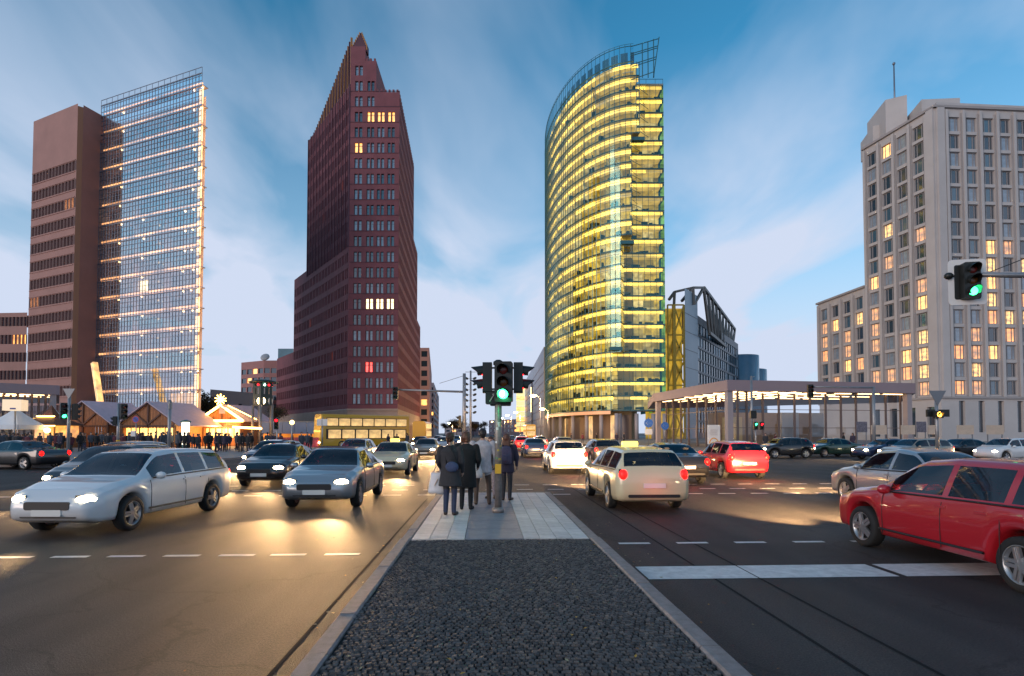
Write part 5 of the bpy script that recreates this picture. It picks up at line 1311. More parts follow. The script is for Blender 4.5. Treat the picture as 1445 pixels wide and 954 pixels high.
# long blue-grey slide structure with orange skirt
lx0, lx1 = X(346, 84), X(520, 84); ls = empty('slide_ramp', ((lx0 + lx1) / 2, 84, .13), R(-3), 'long blue-grey panelled winter slide with orange skirt beside the brick tower', 'slide')
Ls = lx1 - lx0
for k_ in range(10):
    b = MB(); b.box((0, 0, 0), (Ls / 10 - .06, .25, 1.7)); b.build('side_panel', mat('slide_panel', (.26, .30, .40), .45, var=.1, vscale=1), ls, (-Ls / 2 + (k_ + .5) * Ls / 10, 0, 2.55 - .02 * k_))
b = MB(); b.box((0, .2, .85), (Ls, .1, 1.5)); b.build('skirt', emit('orange_skirt', (1, .28, .03), .55, base=(.6, .2, .03), var=.5, vscale=.4), ls); b = MB(); b.bar((-Ls / 2, -.16, 3.45), (Ls / 2, -.16, 3.28), .1); b.build('rail', M_POST, ls)
b = MB(); b.box((0, 6, 2.4), (Ls, 12, .3)); b.build('deck', MATS['slide_panel'], ls)
# red hoarding in front of it
for k_ in range(5):
    if k_ == 0: hx0 = X(398, 66); hr = empty('red_hoarding', (hx0, 66, .13), 0, 'low red hoarding of panels below the clock tower', 'hoarding')
    b = MB(); b.box((k_ * 1.0, 0, .62), (.95, .08, 1.15)); b.build('panel', mat('hoarding_red', (.40, .05, .07), .6, var=.2, vscale=2), hr)

# ---- the old traffic tower with clock
def clock_tower():
    Y = 75.; x = X(371, Y); zt, zb_, zbb = Z(538, Y) - .13, Z(548, Y) - .13, Z(573, Y) - .13
    root = empty('traffic_tower', (x, Y, .13), R(10), 'five-legged dark green traffic tower with clock, lamps and flat round roof', 'clock tower')
    GR = mat('tower_green', (.022, .035, .028), .4); r = 1.25
    b = MB(); b.lathe([(r * 1.42, zt - .25), (r * 1.5, zt - .1), (r * .9, zt + .12), (.05, zt + .3)], n=20); b.build('roof', GR, root)
    b = MB(); b.lathe([(r, zbb), (r, zt - .2)], n=5, smooth=False, M=Matrix.Rotation(R(54), 4, 'Z')); cab = b.build('cabin', GR, root)
    for k_ in range(5):
        a = R(54 + 72 * k_); b = MB(); b.tube([(r * math.cos(a), r * math.sin(a), 0), (r * math.cos(a), r * math.sin(a), zbb + .1)], .17, 10); b.build('leg', M_POSTW, root)
    ap = r * math.cos(R(36))
    for k_ in range(5):
        a = R(-90 + 72 * k_); M_ = Matrix.Rotation(a + R(90), 4, 'Z'); f_ = MB()
        def at2(x_, z_, o_=.02): return M_ @ Vector((x_, -ap - o_, z_))
        for i, m_ in enumerate((0, 1, 2)):
            f_.ball(at2(-.4 + .4 * i, zt - .55), (.13, .13, .13), 8, m_)
        P = [at2(-.45, zt - 1.75), at2(.45, zt - 1.75), at2(.45, zt - .95), at2(-.45, zt - .95)]; f_.add(P, [(0, 1, 2, 3)], 3)
        f_.build('lamp_panel', [ON_R, ON_A, ON_GC if k_ == 0 else M_LENSG, mat('tower_pane', (.36, .30, .28), .25)], cab)
        c = MB(); c.lathe([(.52, 0), (.52, .04)], at2(0, zbb + .62, .0), 24, 0, False, M_ @ Matrix.Rotation(R(90), 4, 'X')); ck = c.build('clock_face', emit('clock_lit', (1, .72, .36), 9) if k_ == 0 else mat('clock_white', (.7, .68, .66), .4), cab)
        h_ = MB(); h_.bar(at2(0, zbb + .62, .07), at2(.12, zbb + .95, .07), .05); h_.bar(at2(0, zbb + .62, .075), at2(-.05, zbb + .4, .075), .06); h_.build('clock_hand', GR, ck)
    return root
clock_tower()

# ================================================================ TREES
M_BARK = mat('bark', (.07, .05, .04), .9, var=.3, vscale=6); M_FOL = [mat('autumn_leaf_dark', (.05, .035, .02), .8), mat('autumn_leaf_ochre', (.12, .075, .02), .8), mat('autumn_leaf_olive', (.06, .055, .025), .8)]
def tree(x, y, h, rad, label, seed, dens=1.0, group=None):
    r_ = random.Random(seed); root = empty('tree', (x, y, .13), 0, label, 'tree', group); b = MB(); tips = []
    def br(p, d, L, rad_, lv):
        q = p + d * L; mid = p + d * L * .5 + Vector((r_.gauss(0, .04), r_.gauss(0, .04), 0)) * L; b.tube([p, mid, q], [rad_, rad_ * .8, rad_ * .6], 6 if lv else 8)
        if lv >= 4: tips.append(q); return
        if lv >= 2: tips.append(q)
        for k_ in range(3 if lv < 2 else 2 + (r_.random() < .5)):
            nd = (d + Vector((r_.gauss(0, .5), r_.gauss(0, .5), r_.gauss(.1, .25)))).normalized(); br(p + d * L * r_.uniform(.6, 1), nd, L * r_.uniform(.6, .8), rad_ * .55, lv + 1)
    br(Vector((0, 0, 0)), Vector((0, 0, 1)), h * .32, h * .02, 0); b.build('trunk', M_BARK, root)
    f_ = MB(); s_ = h * .02
    for t in tips:
        for k_ in range(int(26 * dens)):
            c = t + Vector((r_.gauss(0, 1), r_.gauss(0, 1), r_.gauss(0, .8))) * h * .05; u = Vector((r_.uniform(-1, 1), r_.uniform(-1, 1), r_.uniform(-1, 1))).normalized() * s_ * r_.uniform(.5, 1.1); v = u.cross(Vector((r_.uniform(-1, 1), r_.uniform(-1, 1), 1))).normalized() * s_ * .6
            f_.add([c - u, c - v * .8, c + u, c + v], [(0, 1, 2, 3)], r_.choice((0, 0, 1, 2)))
    f_.build('crown', M_FOL, root)
tree(X(288, 150), 150, Z(545, 150) + .5, 5, 'brown autumn tree beside the glass screen tower', 2, 1.2, None)
tree(X(306, 160), 160, Z(556, 160) + .5, 5, 'low brown autumn tree behind the glowing hut', 3, 1.2, None)
tree(X(394, 120), 120, Z(565, 120) + .5, 4, 'thin ochre tree behind the clock tower', 4, .8, None)
for i, (px, YY, hh) in enumerate(((628, 330, 9), (637, 300, 8), (645, 270, 9), (652, 360, 12), (640, 380, 13), (684, 330, 9), (676, 300, 8), (668, 260, 7.5))):
    tree(X(px, YY), YY, hh * 1.1, 4, 'bare brownish street tree on the strip down the avenue', 10 + i, 1.0, 'street trees down the avenue')
# ================================================================ VEHICLES
M_TYRE = mat('tyre_rubber', (.015, .015, .015), .8); M_RIM = mat('alloy_rim', (.42, .42, .43), .35, metal=.8); M_TRIM = mat('black_trim', (.015, .015, .016), .5)
M_CGL = glass('car_glass', (.42, .46, .46), (.85, .92, 1), 1.5, base=.03); M_SEAT = mat('seat_cloth', (.05, .048, .05), .8); M_PLATE = mat('number_plate', (.7, .7, .66), .5)
HL = emit('headlamp_on', (1.0, .80, .48), 40); TL = emit('tail_lamp_on', (1.0, .003, .002), 5, base=(.15, .005, .005)); TLO = mat('tail_lamp_off', (.22, .01, .01), .25); IND = emit('indicator_amber', (1, .42, .03), 6)
HOUS = mat('lamp_housing', (.35, .36, .38), .2, metal=.6)
def interp(tab, y):
    if y <= tab[0][0]: return tab[0][1:]
    for a, b in zip(tab[:-1], tab[1:]):
        if y <= b[0]:
            t = (y - a[0]) / (b[0] - a[0]); t = t * t * (3 - 2 * t) * .5 + t * .5
            return [p + (q - p) * t for p, q in zip(a[1:], b[1:])]
    return tab[-1][1:]
#        y      zb    belt  top   w     wtop
SEDAN = [(-2.30, .46, .66, .70, .66, .60), (-2.24, .30, .80, .86, .78, .72), (-2.05, .24, .92, .99, .85, .80), (-1.62, .22, .95, 1.03, .885, .80), (-1.40, .22, .95, 1.06, .89, .78),
         (-.72, .22, .94, 1.40, .90, .60), (-.2, .22, .93, 1.455, .90, .61), (.35, .22, .92, 1.42, .90, .60), (1.12, .22, .92, .985, .89, .76), (1.6, .22, .86, .92, .88, .72), (2.02, .24, .76, .82, .83, .64), (2.22, .30, .64, .69, .72, .55), (2.30, .42, .54, .58, .60, .46)]
WAGON = [(-2.32, .46, .70, .80, .70, .64), (-2.27, .30, .86, 1.0, .80, .72), (-2.15, .24, .95, 1.18, .86, .70), (-1.85, .22, .96, 1.43, .885, .62), (-.9, .22, .95, 1.48, .90, .62),
         (-.2, .22, .94, 1.485, .90, .62), (.35, .22, .93, 1.44, .90, .61), (1.15, .22, .92, .99, .89, .76), (1.6, .22, .87, .93, .88, .72), (2.02, .24, .77, .83, .83, .64), (2.22, .30, .65, .70, .72, .55), (2.30, .42, .54, .58, .60, .46)]
HATCH = [(-1.98, .46, .70, .80, .68, .62), (-1.92, .30, .88, 1.04, .78, .70), (-1.78, .24, .95, 1.24, .84, .66), (-1.5, .22, .96, 1.44, .86, .60), (-.7, .22, .95, 1.50, .875, .61),
         (-.1, .22, .94, 1.505, .875, .61), (.35, .22, .93, 1.46, .875, .60), (1.05, .22, .92, 1.03, .865, .74), (1.42, .22, .87, .95, .855, .70), (1.75, .24, .77, .84, .81, .63), (1.93, .30, .65, .71, .70, .55), (2.0, .42, .54, .58, .58, .46)]
def car_mesh(tab, wheels, cab, wind, rear, wr=.32):
    """returns meshes: body, side glass, windscreen, rear window"""
    y0, y1 = tab[0][0], tab[-1][0]; n = 96; ys = [y0 + (y1 - y0) * i / n for i in range(n + 1)]
    RA = wr + .065; rows = []
    for y in ys:
        zb, be, tp, w_, wt = interp(tab, y)
        for yc in wheels:
            if abs(y - yc) < RA: zb = max(zb, wr + math.sqrt(RA * RA - (y - yc) ** 2) * .98)
        be = max(be, zb + .02); tp = max(tp, be + .02); g_ = tp - be
        h = [(0, zb), (w_ * .80, zb), (w_ * .95, zb + (be - zb) * .06), (w_ * .985, zb + (be - zb) * .2), (w_, zb + (be - zb) * .45), (w_ * 1.004, zb + (be - zb) * .66), (w_ * .985, zb + (be - zb) * .86), (w_ * .955, be),
             (w_ * .955 + (wt - w_ * .955) * .12, be + g_ * .08), (w_ * .955 + (wt - w_ * .955) * .5, be + g_ * .46), (w_ * .955 + (wt - w_ * .955) * .9, be + g_ * .82), (wt * .95, be + g_ * .93), (wt * .80, be + g_ * .985), (wt * .4, tp), (0, tp + .006)]
        rows.append([(x, y, z) for x, z in h] + [(-x, y, z) for x, z in h[-2:0:-1]])
    k = len(rows[0]); nh = 15; parts = ['body', 'wind', 'rear'] + ['side%d%d' % (s_, c_) for s_ in (0, 1) for c_ in range(len(cab))]
    V = [v for r_ in rows for v in r_]
    idx = {q: [] for q in parts}
    for i in range(n):
        ym = (ys[i] + ys[i + 1]) / 2
        for j in range(k):
            jj = j if j < nh - 1 else (k - 1 - j)             # mirrored row number
            f = (i * k + j, i * k + (j + 1) % k, (i + 1) * k + (j + 1) % k, (i + 1) * k + j); q = 'body'
            if 8 <= jj <= 9:
                for c_, (a, b) in enumerate(cab):
                    if a < ym < b: q = 'side%d%d' % (j >= nh - 1, c_)
            if jj >= 11 and wind[0] < ym < wind[1]: q = 'wind'
            if jj >= 11 and rear[0] < ym < rear[1]: q = 'rear'
            idx[q].append(f)
    idx['body'] += [tuple(range(k))[::-1], tuple(n * k + j for j in range(k))]
    out_ = {}
    for q, fs in idx.items():
        used = sorted({v for f in fs for v in f}); mp_ = {v: i for i, v in enumerate(used)}; b = MB(); b.add([V[v] for v in used], [tuple(mp_[v] for v in f)[::-1] for f in fs], 0, True); out_[q] = b
    return out_
def mk_wheel(wr):
    Q = Matrix.Rotation(R(90), 4, 'Y')
    t = MB(); t.lathe([(wr * .66, -.09), (wr * .72, -.105), (wr * .94, -.10), (wr, -.075), (wr, .075), (wr * .94, .10), (wr * .72, .105), (wr * .66, .09)], n=36, M=Q, cap=False)
    r_ = MB(); r_.lathe([(wr * .60, -.05), (wr * .665, -.092), (wr * .70, -.10), (wr * .70, -.094)], n=36, M=Q, cap=False); r_.lathe([(wr * .70, .094), (wr * .70, .10), (wr * .665, .092), (wr * .60, .05)], n=36, M=Q, cap=False)
    r_.lathe([(wr * .62, -.045), (wr * .62, .045)], n=30, m=1, M=Q)
    for k_ in range(5):
        for da in (-.13, .13):
            a = R(72 * k_)
            for sx in (-.075, .075): r_.bar((sx * 1.15, .04 * math.cos(a + da * 6), .04 * math.sin(a + da * 6)), (sx, wr * .64 * math.cos(a + da), wr * .64 * math.sin(a + da)), .03, .045)
    for sx in (-.085, .085): r_.lathe([(.062, -.014), (.062, .010), (.05, .016)], (sx, 0, 0), 16, M=Q)
    return t.mesh('tyre', M_TYRE), r_.mesh('rim', [M_RIM, M_TRIM])
TY, RM = mk_wheel(.32)
def half_ball(rx, ry, rz, name, m_, sgn):
    b = MB(); nu, nv = 14, 7
    for i in range(nv + 1):
        for j in range(nu + 1):
            th = math.pi * j / nu; ph = math.pi * (i / nv - .5); b.v.append((rx * math.cos(th) * math.cos(ph), sgn * ry * math.sin(th) * math.cos(ph), rz * math.sin(ph)))
    for i in range(nv):
        for j in range(nu):
            q = i * (nu + 1) + j; f = [q, q + 1, q + nu + 2, q + nu + 1]; b.f.append(f if sgn < 0 else f[::-1]); b.m.append(0); b.sm.append(True)
    b.box((0, -sgn * .012, 0), (2.06 * rx, .02, 2.06 * rz), 1)
    return b.mesh(name, [m_, M_TRIM])
TYPES = {}
for nm, tab, wh, cab, wi, re in (('sedan', SEDAN, (-1.35, 1.38), ((-1.12, -.28), (-.20, .78)), (.42, 1.06), (-1.34, -.76)),
                                 ('wagon', WAGON, (-1.35, 1.38), ((-1.98, -1.22), (-1.14, -.28), (-.20, .8)), (.42, 1.08), (-2.2, -1.92)),
                                 ('hatch', HATCH, (-1.22, 1.22), ((-1.55, -1.0), (-.92, -.16), (-.08, .76)), (.40, 1.0), (-1.86, -1.56))):
    TYPES[nm] = (car_mesh(tab, wh, cab, wi, re), tab, wh)
PAINT = {}
def paint(n_, c, metal=.0, rough=.28): return mat('paint_' + n_, c, rough, metal=metal, coat=1.0)
BODY = {}
def glass_of(nm, q):
    key = (nm, q)
    if key not in BODY: BODY[key] = TYPES[nm][0][q].mesh({'wind': 'windscreen', 'rear': 'rear_window'}.get(q, 'side_window'), M_CGL)
    return BODY[key]
SM = {}
def small(key, fn):
    if key not in SM: SM[key] = fn()
    return SM[key]
def beam(parent, loc, power, size=R(50), tilt=-7.5, col=(1, .58, .25), yaw=0):
    d = bpy.data.lights.new('headlamp_beam', 'SPOT'); d.energy = power; d.spot_size = size; d.spot_blend = .9; d.color = col; d.shadow_soft_size = .07
    o = bpy.data.objects.new('headlamp_beam', d); COL.objects.link(o); o.parent = parent; o.location = loc; o.rotation_euler = (R(90 + tilt), 0, yaw); return o
def car(name, label, kind, colr, loc, rz, group=None, power=0, tail=True, heads=True, z=0.0, taxi=False, cat='car', detail=True, tailp=0):
    parts, tab, wh = TYPES[kind]; root = empty(name, (loc[0], loc[1], z), rz, label, cat, group)
    key = (kind, colr.name)
    if key not in BODY: BODY[key] = parts['body'].mesh('body', colr)
    inst('body', BODY[key], root)
    for q in parts:
        if q != 'body': inst({'wind': 'windscreen', 'rear': 'rear_window'}.get(q, 'side_window'), glass_of(kind, q), root)
    def ub():
        b = MB(); b.box((0, (tab[0][0] + tab[-1][0]) / 2, .42), (1.25, tab[-1][0] - tab[0][0] - .5, .36)); return b.mesh('underbody', M_TRIM)
    if loc[1] < 30:
        def seat():
            b = MB(); loft_ = [(0, -.02, .0, .23, .08), (0, 0, .1, .25, .09), (0, -.03, .38, .24, .08), (0, -.06, .56, .17, .06)]
            n_ = 14; vs = [(x + rx * math.cos(2 * math.pi * q / n_), y + ry * math.sin(2 * math.pi * q / n_), z) for x, y, z, rx, ry in loft_ for q in range(n_)]
            b.add(vs, [(i * n_ + q, i * n_ + (q + 1) % n_, (i + 1) * n_ + (q + 1) % n_, (i + 1) * n_ + q) for i in range(3) for q in range(n_)] + [tuple(3 * n_ + q for q in range(n_))], 0, True)
            b.ball((0, -.09, .66), (.13, .05, .08), 10); b.box((0, .25, .02), (.46, .5, .16)); return b.mesh('seat', M_SEAT)
        def dash():
            b = MB(); b.box((0, .78, .86), (1.3, .3, .16)); b.box((0, -.3, .42), (1.5, 2.6, .08)); b.tube([(-.36 + .17 * math.cos(t), .52 - .05 * math.sin(t), .93 + .16 * math.sin(t)) for t in [2 * math.pi * q / 14 for q in range(15)]], .015, 6); return b.mesh('dashboard', M_TRIM)
        for sx, sy in ((-.36, -.02), (.36, -.02), (-.36, -.95), (.36, -.95)): inst('seat', small('seat', seat), root, (sx, sy, .56))
        inst('dashboard', small('dash', dash), root)
    inst('underbody', small(('ub', kind), ub), root); w_ = interp(tab, 0)[3]; yf, yr = tab[-1][0], tab[0][0]
    for y in wh:
        for s_ in (-1, 1):
            t = inst('tyre', TY, None, (s_ * (w_ - .115), y, .32)); t.name = 'wheel'; t.parent = root; inst('rim', RM, t)
    def hl():
        return half_ball(.17, .10, .075, 'headlight', HL, 1)
    def hlo():
        return half_ball(.17, .10, .075, 'headlight', HOUS, 1)
    def tl():
        return half_ball(.10, .09, .13, 'tail_light', TL, -1)
    def tlo():
        return half_ball(.10, .09, .13, 'tail_light', TLO, -1)
    zh = .66; zt = .86 if kind != 'sedan' else .80
    for s_ in (-1, 1):
        inst('headlight', small('hl', hl) if heads else small('hlo', hlo), root, (s_ * .60, yf - .15, zh), (0, 0, -s_ * .45)); inst('tail_light', small('tl', tl) if tail else small('tlo', tlo), root, (s_ * .70, yr + .07, zt), (0, 0, s_ * .25))
        if power: beam(root, (s_ * .60, yf + .03, zh), power)
        def mir():
            b = MB(); b.ball((0, 0, 0), (.11, .07, .075), 10); return b.mesh('mirror', colr)
        inst('mirror', small(('mir', colr.name), mir), root, (s_ * (w_ + .07), .72, .98))
    if tailp:
        d = bpy.data.lights.new('tail_glow', 'POINT'); d.energy = tailp; d.color = (1, .05, .03); d.shadow_soft_size = .1; o = bpy.data.objects.new('tail_glow', d); COL.objects.link(o); o.parent = root; o.location = (0, yr - .5, .55)
    if detail:
        def pl():
            b = rbox(.52, .02, .11, .015); return b.mesh('number_plate', M_PLATE)
        def gr():
            b = rbox(.8, .04, .14, .04); return b.mesh('grille', M_TRIM)
        def bu():
            b = rbox(1.2, .05, .07, .03); return b.mesh('bumper_trim', M_TRIM)
        inst('number_plate', small('pl', pl), root, (0, yf + .005, .44)); inst('number_plate', small('pl', pl), root, (0, yr - .02 if kind == 'sedan' else yr - .02, .62)); inst('grille', small('gr', gr), root, (0, yf - .01, .56)); inst('bumper_trim', small('bu', bu), root, (0, yr + .03, .38))
        def intake():
            b = rbox(1.0, .04, .08, .03); return b.mesh('lower_intake', M_TRIM)
        inst('lower_intake', small('intake', intake), root, (0, yf - .05, .385))
        def dh():
            b = MB(); b.box((0, 0, 0), (.025, .17, .03)); return b.mesh('door_handle', colr)
        for s_ in (-1, 1):
            for y in (-.42, .0 - 1.05): inst('door_handle', small(('dh', colr.name), dh), root, (s_ * (w_ * 1.002), y + .18, .84))
        def seam(s_):
            b = MB()
            if True:
                for y in (-.24, .88, -1.12 if kind != 'hatch' else -.96):
                    pts = []
                    for t in range(7):
                        z_ = .30 + .60 * t / 6; zb, be, tp, ww, wt = interp(tab, y); f_ = (z_ - zb) / (be - zb); xx = ww * (.985 + .019 * math.sin(min(1, max(0, f_)) * math.pi)) if f_ < .86 else ww * .968
                        pts.append((s_ * (xx + .001), y, z_))
                    b.tube(pts, .006, 4, cap=False)
                ya, yb = (-1.98 if kind == 'wagon' else -1.12 if kind == 'sedan' else -1.55), .80; pts = []
                for t in range(20):
                    y = ya + (yb - ya) * t / 19; zb, be, tp, ww, wt = interp(tab, y); pts.append((s_ * (ww * .952 + .004), y, be + .012))
                b.tube(pts, .014, 5, cap=False)
                pts = [(s_ * (interp(tab, y)[3] * 1.0 + .002), y, .36) for y in [-.9 + 1.85 * t / 8 for t in range(9)]]; b.tube(pts, .018, 5, cap=False)
            return b.mesh('panel_line', M_TRIM)
        for s_ in (-1, 1): tag(inst('panel_line', small(('seam', kind, s_), lambda: seam(s_)), root), kind='stuff')
    if taxi:
        b = rbox(.42, .14, .13, .04); b.build('taxi_sign', emit('taxi_sign_glow', (1, .72, .12), 2.0, base=(.8, .6, .1)), root, (0, -.1, interp(tab, -.1)[2] + .06))
    return root
RED = paint('red', (.42, .012, .022)); IVORY = paint('ivory', (.72, .60, .38)); SILV = paint('silver', (.42, .43, .45), .6, .32); DARK = paint('anthracite', (.03, .032, .036), .4); BLUE = paint('navy', (.02, .035, .09), .3); WHT = paint('white', (.70, .70, .70)); BLK = paint('black', (.012, .012, .014)); BRZ = paint('champagne', (.36, .29, .22), .5); GRN = paint('bottle_green', (.02, .06, .045), .3)
# --- oncoming lanes (cars face the camera): street frame x, y
onc = 'oncoming cars with headlights on'
for i, (x, y, kind, c, lab, pw) in enumerate((
        (-4.0, 15.8, 'sedan', SILV, 'silver saloon with bright headlights leading the lane beside the island', 950),
        (-7.4, 12.5, 'wagon', WHT, 'white estate car with bright headlights crossing the zebra dashes', 950),
        (-10.6, 17.0, 'hatch', DARK, 'anthracite hatchback with headlights on in the third oncoming lane', 950),
        (-7.5, 21.5, 'sedan', BLK, 'black saloon with headlights on behind the white estate car', 950),
        (-4.2, 26.5, 'sedan', IVORY, 'ivory taxi with headlights on behind the silver saloon', 950),
        (-10.9, 30.0, 'wagon', BLUE, 'navy estate car with headlights on behind the anthracite hatchback', 2400),
        (-14.0, 23.0, 'hatch', SILV, 'silver hatchback with headlights on in the outer oncoming lane', 950),
        (-7.6, 34.0, 'hatch', WHT, 'white hatchback with headlights on farther up the middle lane', 2400),
        (-4.3, 42.0, 'sedan', BRZ, 'champagne saloon with headlights on beyond the oncoming ivory taxi', 2400),
        (-4.2, 58.0, 'wagon', SILV, 'silver estate car coming down the avenue with headlights on', 4200),
        (-7.5, 66.0, 'sedan', DARK, 'dark saloon coming down the avenue with headlights on', 4200),
        (-4.2, 78.0, 'hatch', BLUE, 'navy hatchback coming down the avenue with headlights on', 0),
        (-7.6, 92.0, 'sedan', WHT, 'white saloon far up the avenue with headlights on', 0),
        (-4.1, 112.0, 'wagon', BLK, 'black estate car far up the avenue with headlights on', 0))):
    p = st(x, y); car('oncoming_car', lab, kind, c, (p.x, p.y), math.pi + AXA + (R(-4) if y < 14 else 0), onc, pw, taxi=(i == 4), detail=y < 45)
# --- lanes running away from the camera, tail lights showing
awy = 'cars driving away with tail lights on'
for i, (x, y, kind, c, lab, pw, tp) in enumerate((
        (6.95, 7.6, 'wagon', RED, 'bright red estate car close by in the second lane', 7000, 2),
        (3.85, 15.2, 'wagon', IVORY, 'ivory taxi estate with lit roof sign and red tail lights', 7000, 3),
        (10.3, 13.2, 'sedan', SILV, 'silver saloon with red tail lights beyond the red estate car', 7000, 3),
        (7.1, 22.0, 'sedan', BLK, 'black saloon with red tail lights crossing the junction', 6000, 9),
        (3.7, 27.0, 'hatch', WHT, 'white hatchback with red tail lights ahead of the ivory taxi estate', 6000, 9),
        (10.4, 24.0, 'hatch', RED, 'red hatchback with tail lights on in the third lane', 6000, 9),
        (7.0, 34.5, 'wagon', DARK, 'anthracite estate car with tail lights on ahead of the black saloon', 6000, 9),
        (3.7, 44.0, 'sedan', BLUE, 'navy saloon with tail lights on ahead of the white hatchback', 6000, 9),
        (7.0, 52.0, 'hatch', SILV, 'silver hatchback with tail lights on entering the avenue', 6000, 9),
        (4.0, 64.0, 'wagon', RED, 'red estate car with tail lights on up the avenue', 0, 12),
        (7.2, 76.0, 'sedan', WHT, 'white saloon with tail lights on up the avenue', 0, 12),
        (4.0, 92.0, 'sedan', BLK, 'black saloon with tail lights on up the avenue', 0, 0),
        (7.2, 112.0, 'hatch', BRZ, 'champagne hatchback with tail lights on far up the avenue', 0, 0))):
    p = st(x, y); car('departing_car', lab, kind, c, (p.x, p.y), AXA, awy, pw, taxi=(i == 1), detail=y < 45, tailp=tp)
# --- queue in the side street on the right, facing the junction
que = 'cars queuing in the side street'
for i, (px, YY, kind, c, lab) in enumerate(((1252, 39.5, 'sedan', BLUE, 'navy saloon heading the queue before the poster boards'), (1290, 37., 'wagon', BRZ, 'champagne estate car with lights on behind the warning light post'),
        (1356, 40., 'sedan', DARK, 'anthracite saloon in the queue before the cream poster boards'), (1420, 37., 'hatch', WHT, 'pale hatchback with lights on at the queue end'),
        (1105, 42., 'hatch', DARK, 'dark hatchback turning in front of the glass pavilion'), (1172, 44., 'sedan', GRN, 'bottle green saloon before the pavilion glass'), (1478, 41., 'sedan', SILV, 'silver saloon last in the side street queue'))):
    car('queuing_car', lab, kind, c, (X(px, YY), YY), R(104 if i % 2 else 98), que, 700, detail=False)
# --- cars passing the market on the left
for i, (px, YY, kind, c, lab, rz) in enumerate(((30, 29.5, 'sedan', DARK, 'dark saloon turning away beside the market pavement', 78), (300, 41., 'hatch', BLUE, 'navy hatchback turning by the red hoarding', -100))):
    if i == 0: car('turning_car', lab, kind, c, (X(px, YY), YY), R(rz), 'cars turning at the market corner', 0, detail=False)

# --- yellow double-deck buses
YB_ = mat('bus_yellow', (.66, .34, .012), .35, coat=.6); BWL = emit('bus_window_lit', (1.0, .62, .22), .6, base=(.1, .1, .1), var=.5, vscale=1.2); BDST = emit('bus_display', (1, .45, .03), 3.0)
def bus(loc, rz, label, near=True):
    root = empty('double_deck_bus', (loc[0], loc[1], 0), rz, label, 'bus', 'yellow double-deck buses'); L, W, H = 11.4, 2.5, 4.05
    b = MB(); prof = [(-W / 2, .35), (W / 2, .35), (W / 2, H - .35), (W / 2 - .12, H - .1), (W / 2 - .35, H), (-W / 2 + .35, H), (-W / 2 + .12, H - .1), (-W / 2, H - .35)]; n = len(prof)
    rws_ = [(-L / 2, .97), (-L / 2 + .15, 1.), (L / 2 - .5, 1.), (L / 2 - .12, .97), (L / 2, .90)]; vs = [(x * s_, y + (-.18 * max(0, (z - 1.2)) / 3 if y > 4 else 0), .35 + (z - .35)) for y, s_ in rws_ for x, z in prof]
    b.add(vs, [(i * n + j, (i + 1) * n + j, (i + 1) * n + (j + 1) % n, i * n + (j + 1) % n) for i in range(4) for j in range(n)] + [tuple(range(n)), tuple(4 * n + j for j in range(n))[::-1]]); b.build('body', YB_, root)
    for s_ in (-1, 1):
        for zc_, hh_ in ((3.12, 1.0), (1.72, 1.16)): b = MB(); b.box((s_ * (W / 2 + .002), -.15, zc_), (.02, L - 1.1, hh_)); b.build('window_band', M_TRIM, root)
    wm = {}
    def win(w_, h):
        if (w_, h) not in wm: wm[(w_, h)] = rbox(w_, .03, h, .06).mesh('window', BWL)
        return wm[(w_, h)]
    for s_ in (-1, 1):
        for k_ in range(7): inst('window', win(1.35, .85), root, (s_ * (W / 2 + .008), -L / 2 + 1.1 + k_ * 1.48, 3.12), (0, 0, s_ * R(90)))
        for k_ in range(6):
            inst('window', win(1.5, 1.0), root, (s_ * (W / 2 + .008), -L / 2 + 1.3 + k_ * 1.68, 1.72), (0, 0, s_ * R(90)))
    for y, s_ in ((L / 2 - .05, 1), (-L / 2 - .005, -1)):
        inst('windscreen', win(2.1, 1.15), root, (0, y - (.10 if s_ > 0 else 0), 1.75), (R(-3) if s_ > 0 else 0, 0, R(180) if s_ > 0 else 0)); inst('windscreen', win(2.1, .85), root, (0, y - (.29 if s_ > 0 else 0), 3.15), (R(-3) if s_ > 0 else 0, 0, R(180) if s_ > 0 else 0))
    b = rbox(1.5, .03, .26, .03); b.build('destination_display', BDST, root, (0, L / 2 - .14, 2.48)); 
    for y in (-L / 2 + 2.4, L / 2 - 2.6):
        for s_ in (-1, 1): t = inst('wheel', TY, root, (s_ * (W / 2 - .13), y, .47), sc=(1.4, 1.47, 1.47)); inst('rim', RM, t)
    def hl(): b = MB(); b.ball((0, 0, 0), (.2, .06, .12), 10); return b.mesh('headlight', HL)
    def tl(): b = MB(); b.box((0, 0, 0), (.16, .05, .34)); return b.mesh('tail_light', TL)
    for s_ in (-1, 1): inst('headlight', small('bhl', hl), root, (s_ * .92, L / 2 - .02, .72)); inst('tail_light', small('btl', tl), root, (s_ * .95, -L / 2 - .01, 1.0))
    b = MB(); b.box((0, 0, .42), (2.3, L - 1, .34)); b.build('underbody', M_TRIM, root)
    return root
bus((X(512, 70), 70.), R(128), 'yellow double-deck bus with lit windows turning before the brick tower base')
p = st(-12.4, 112); bus((p.x, p.y), math.pi + AXA, 'yellow double-deck bus standing up the avenue beyond the brick tower')
p = st(11.5, 150); bus((p.x, p.y), AXA, 'yellow double-deck bus driving away up the avenue past the curved tower')
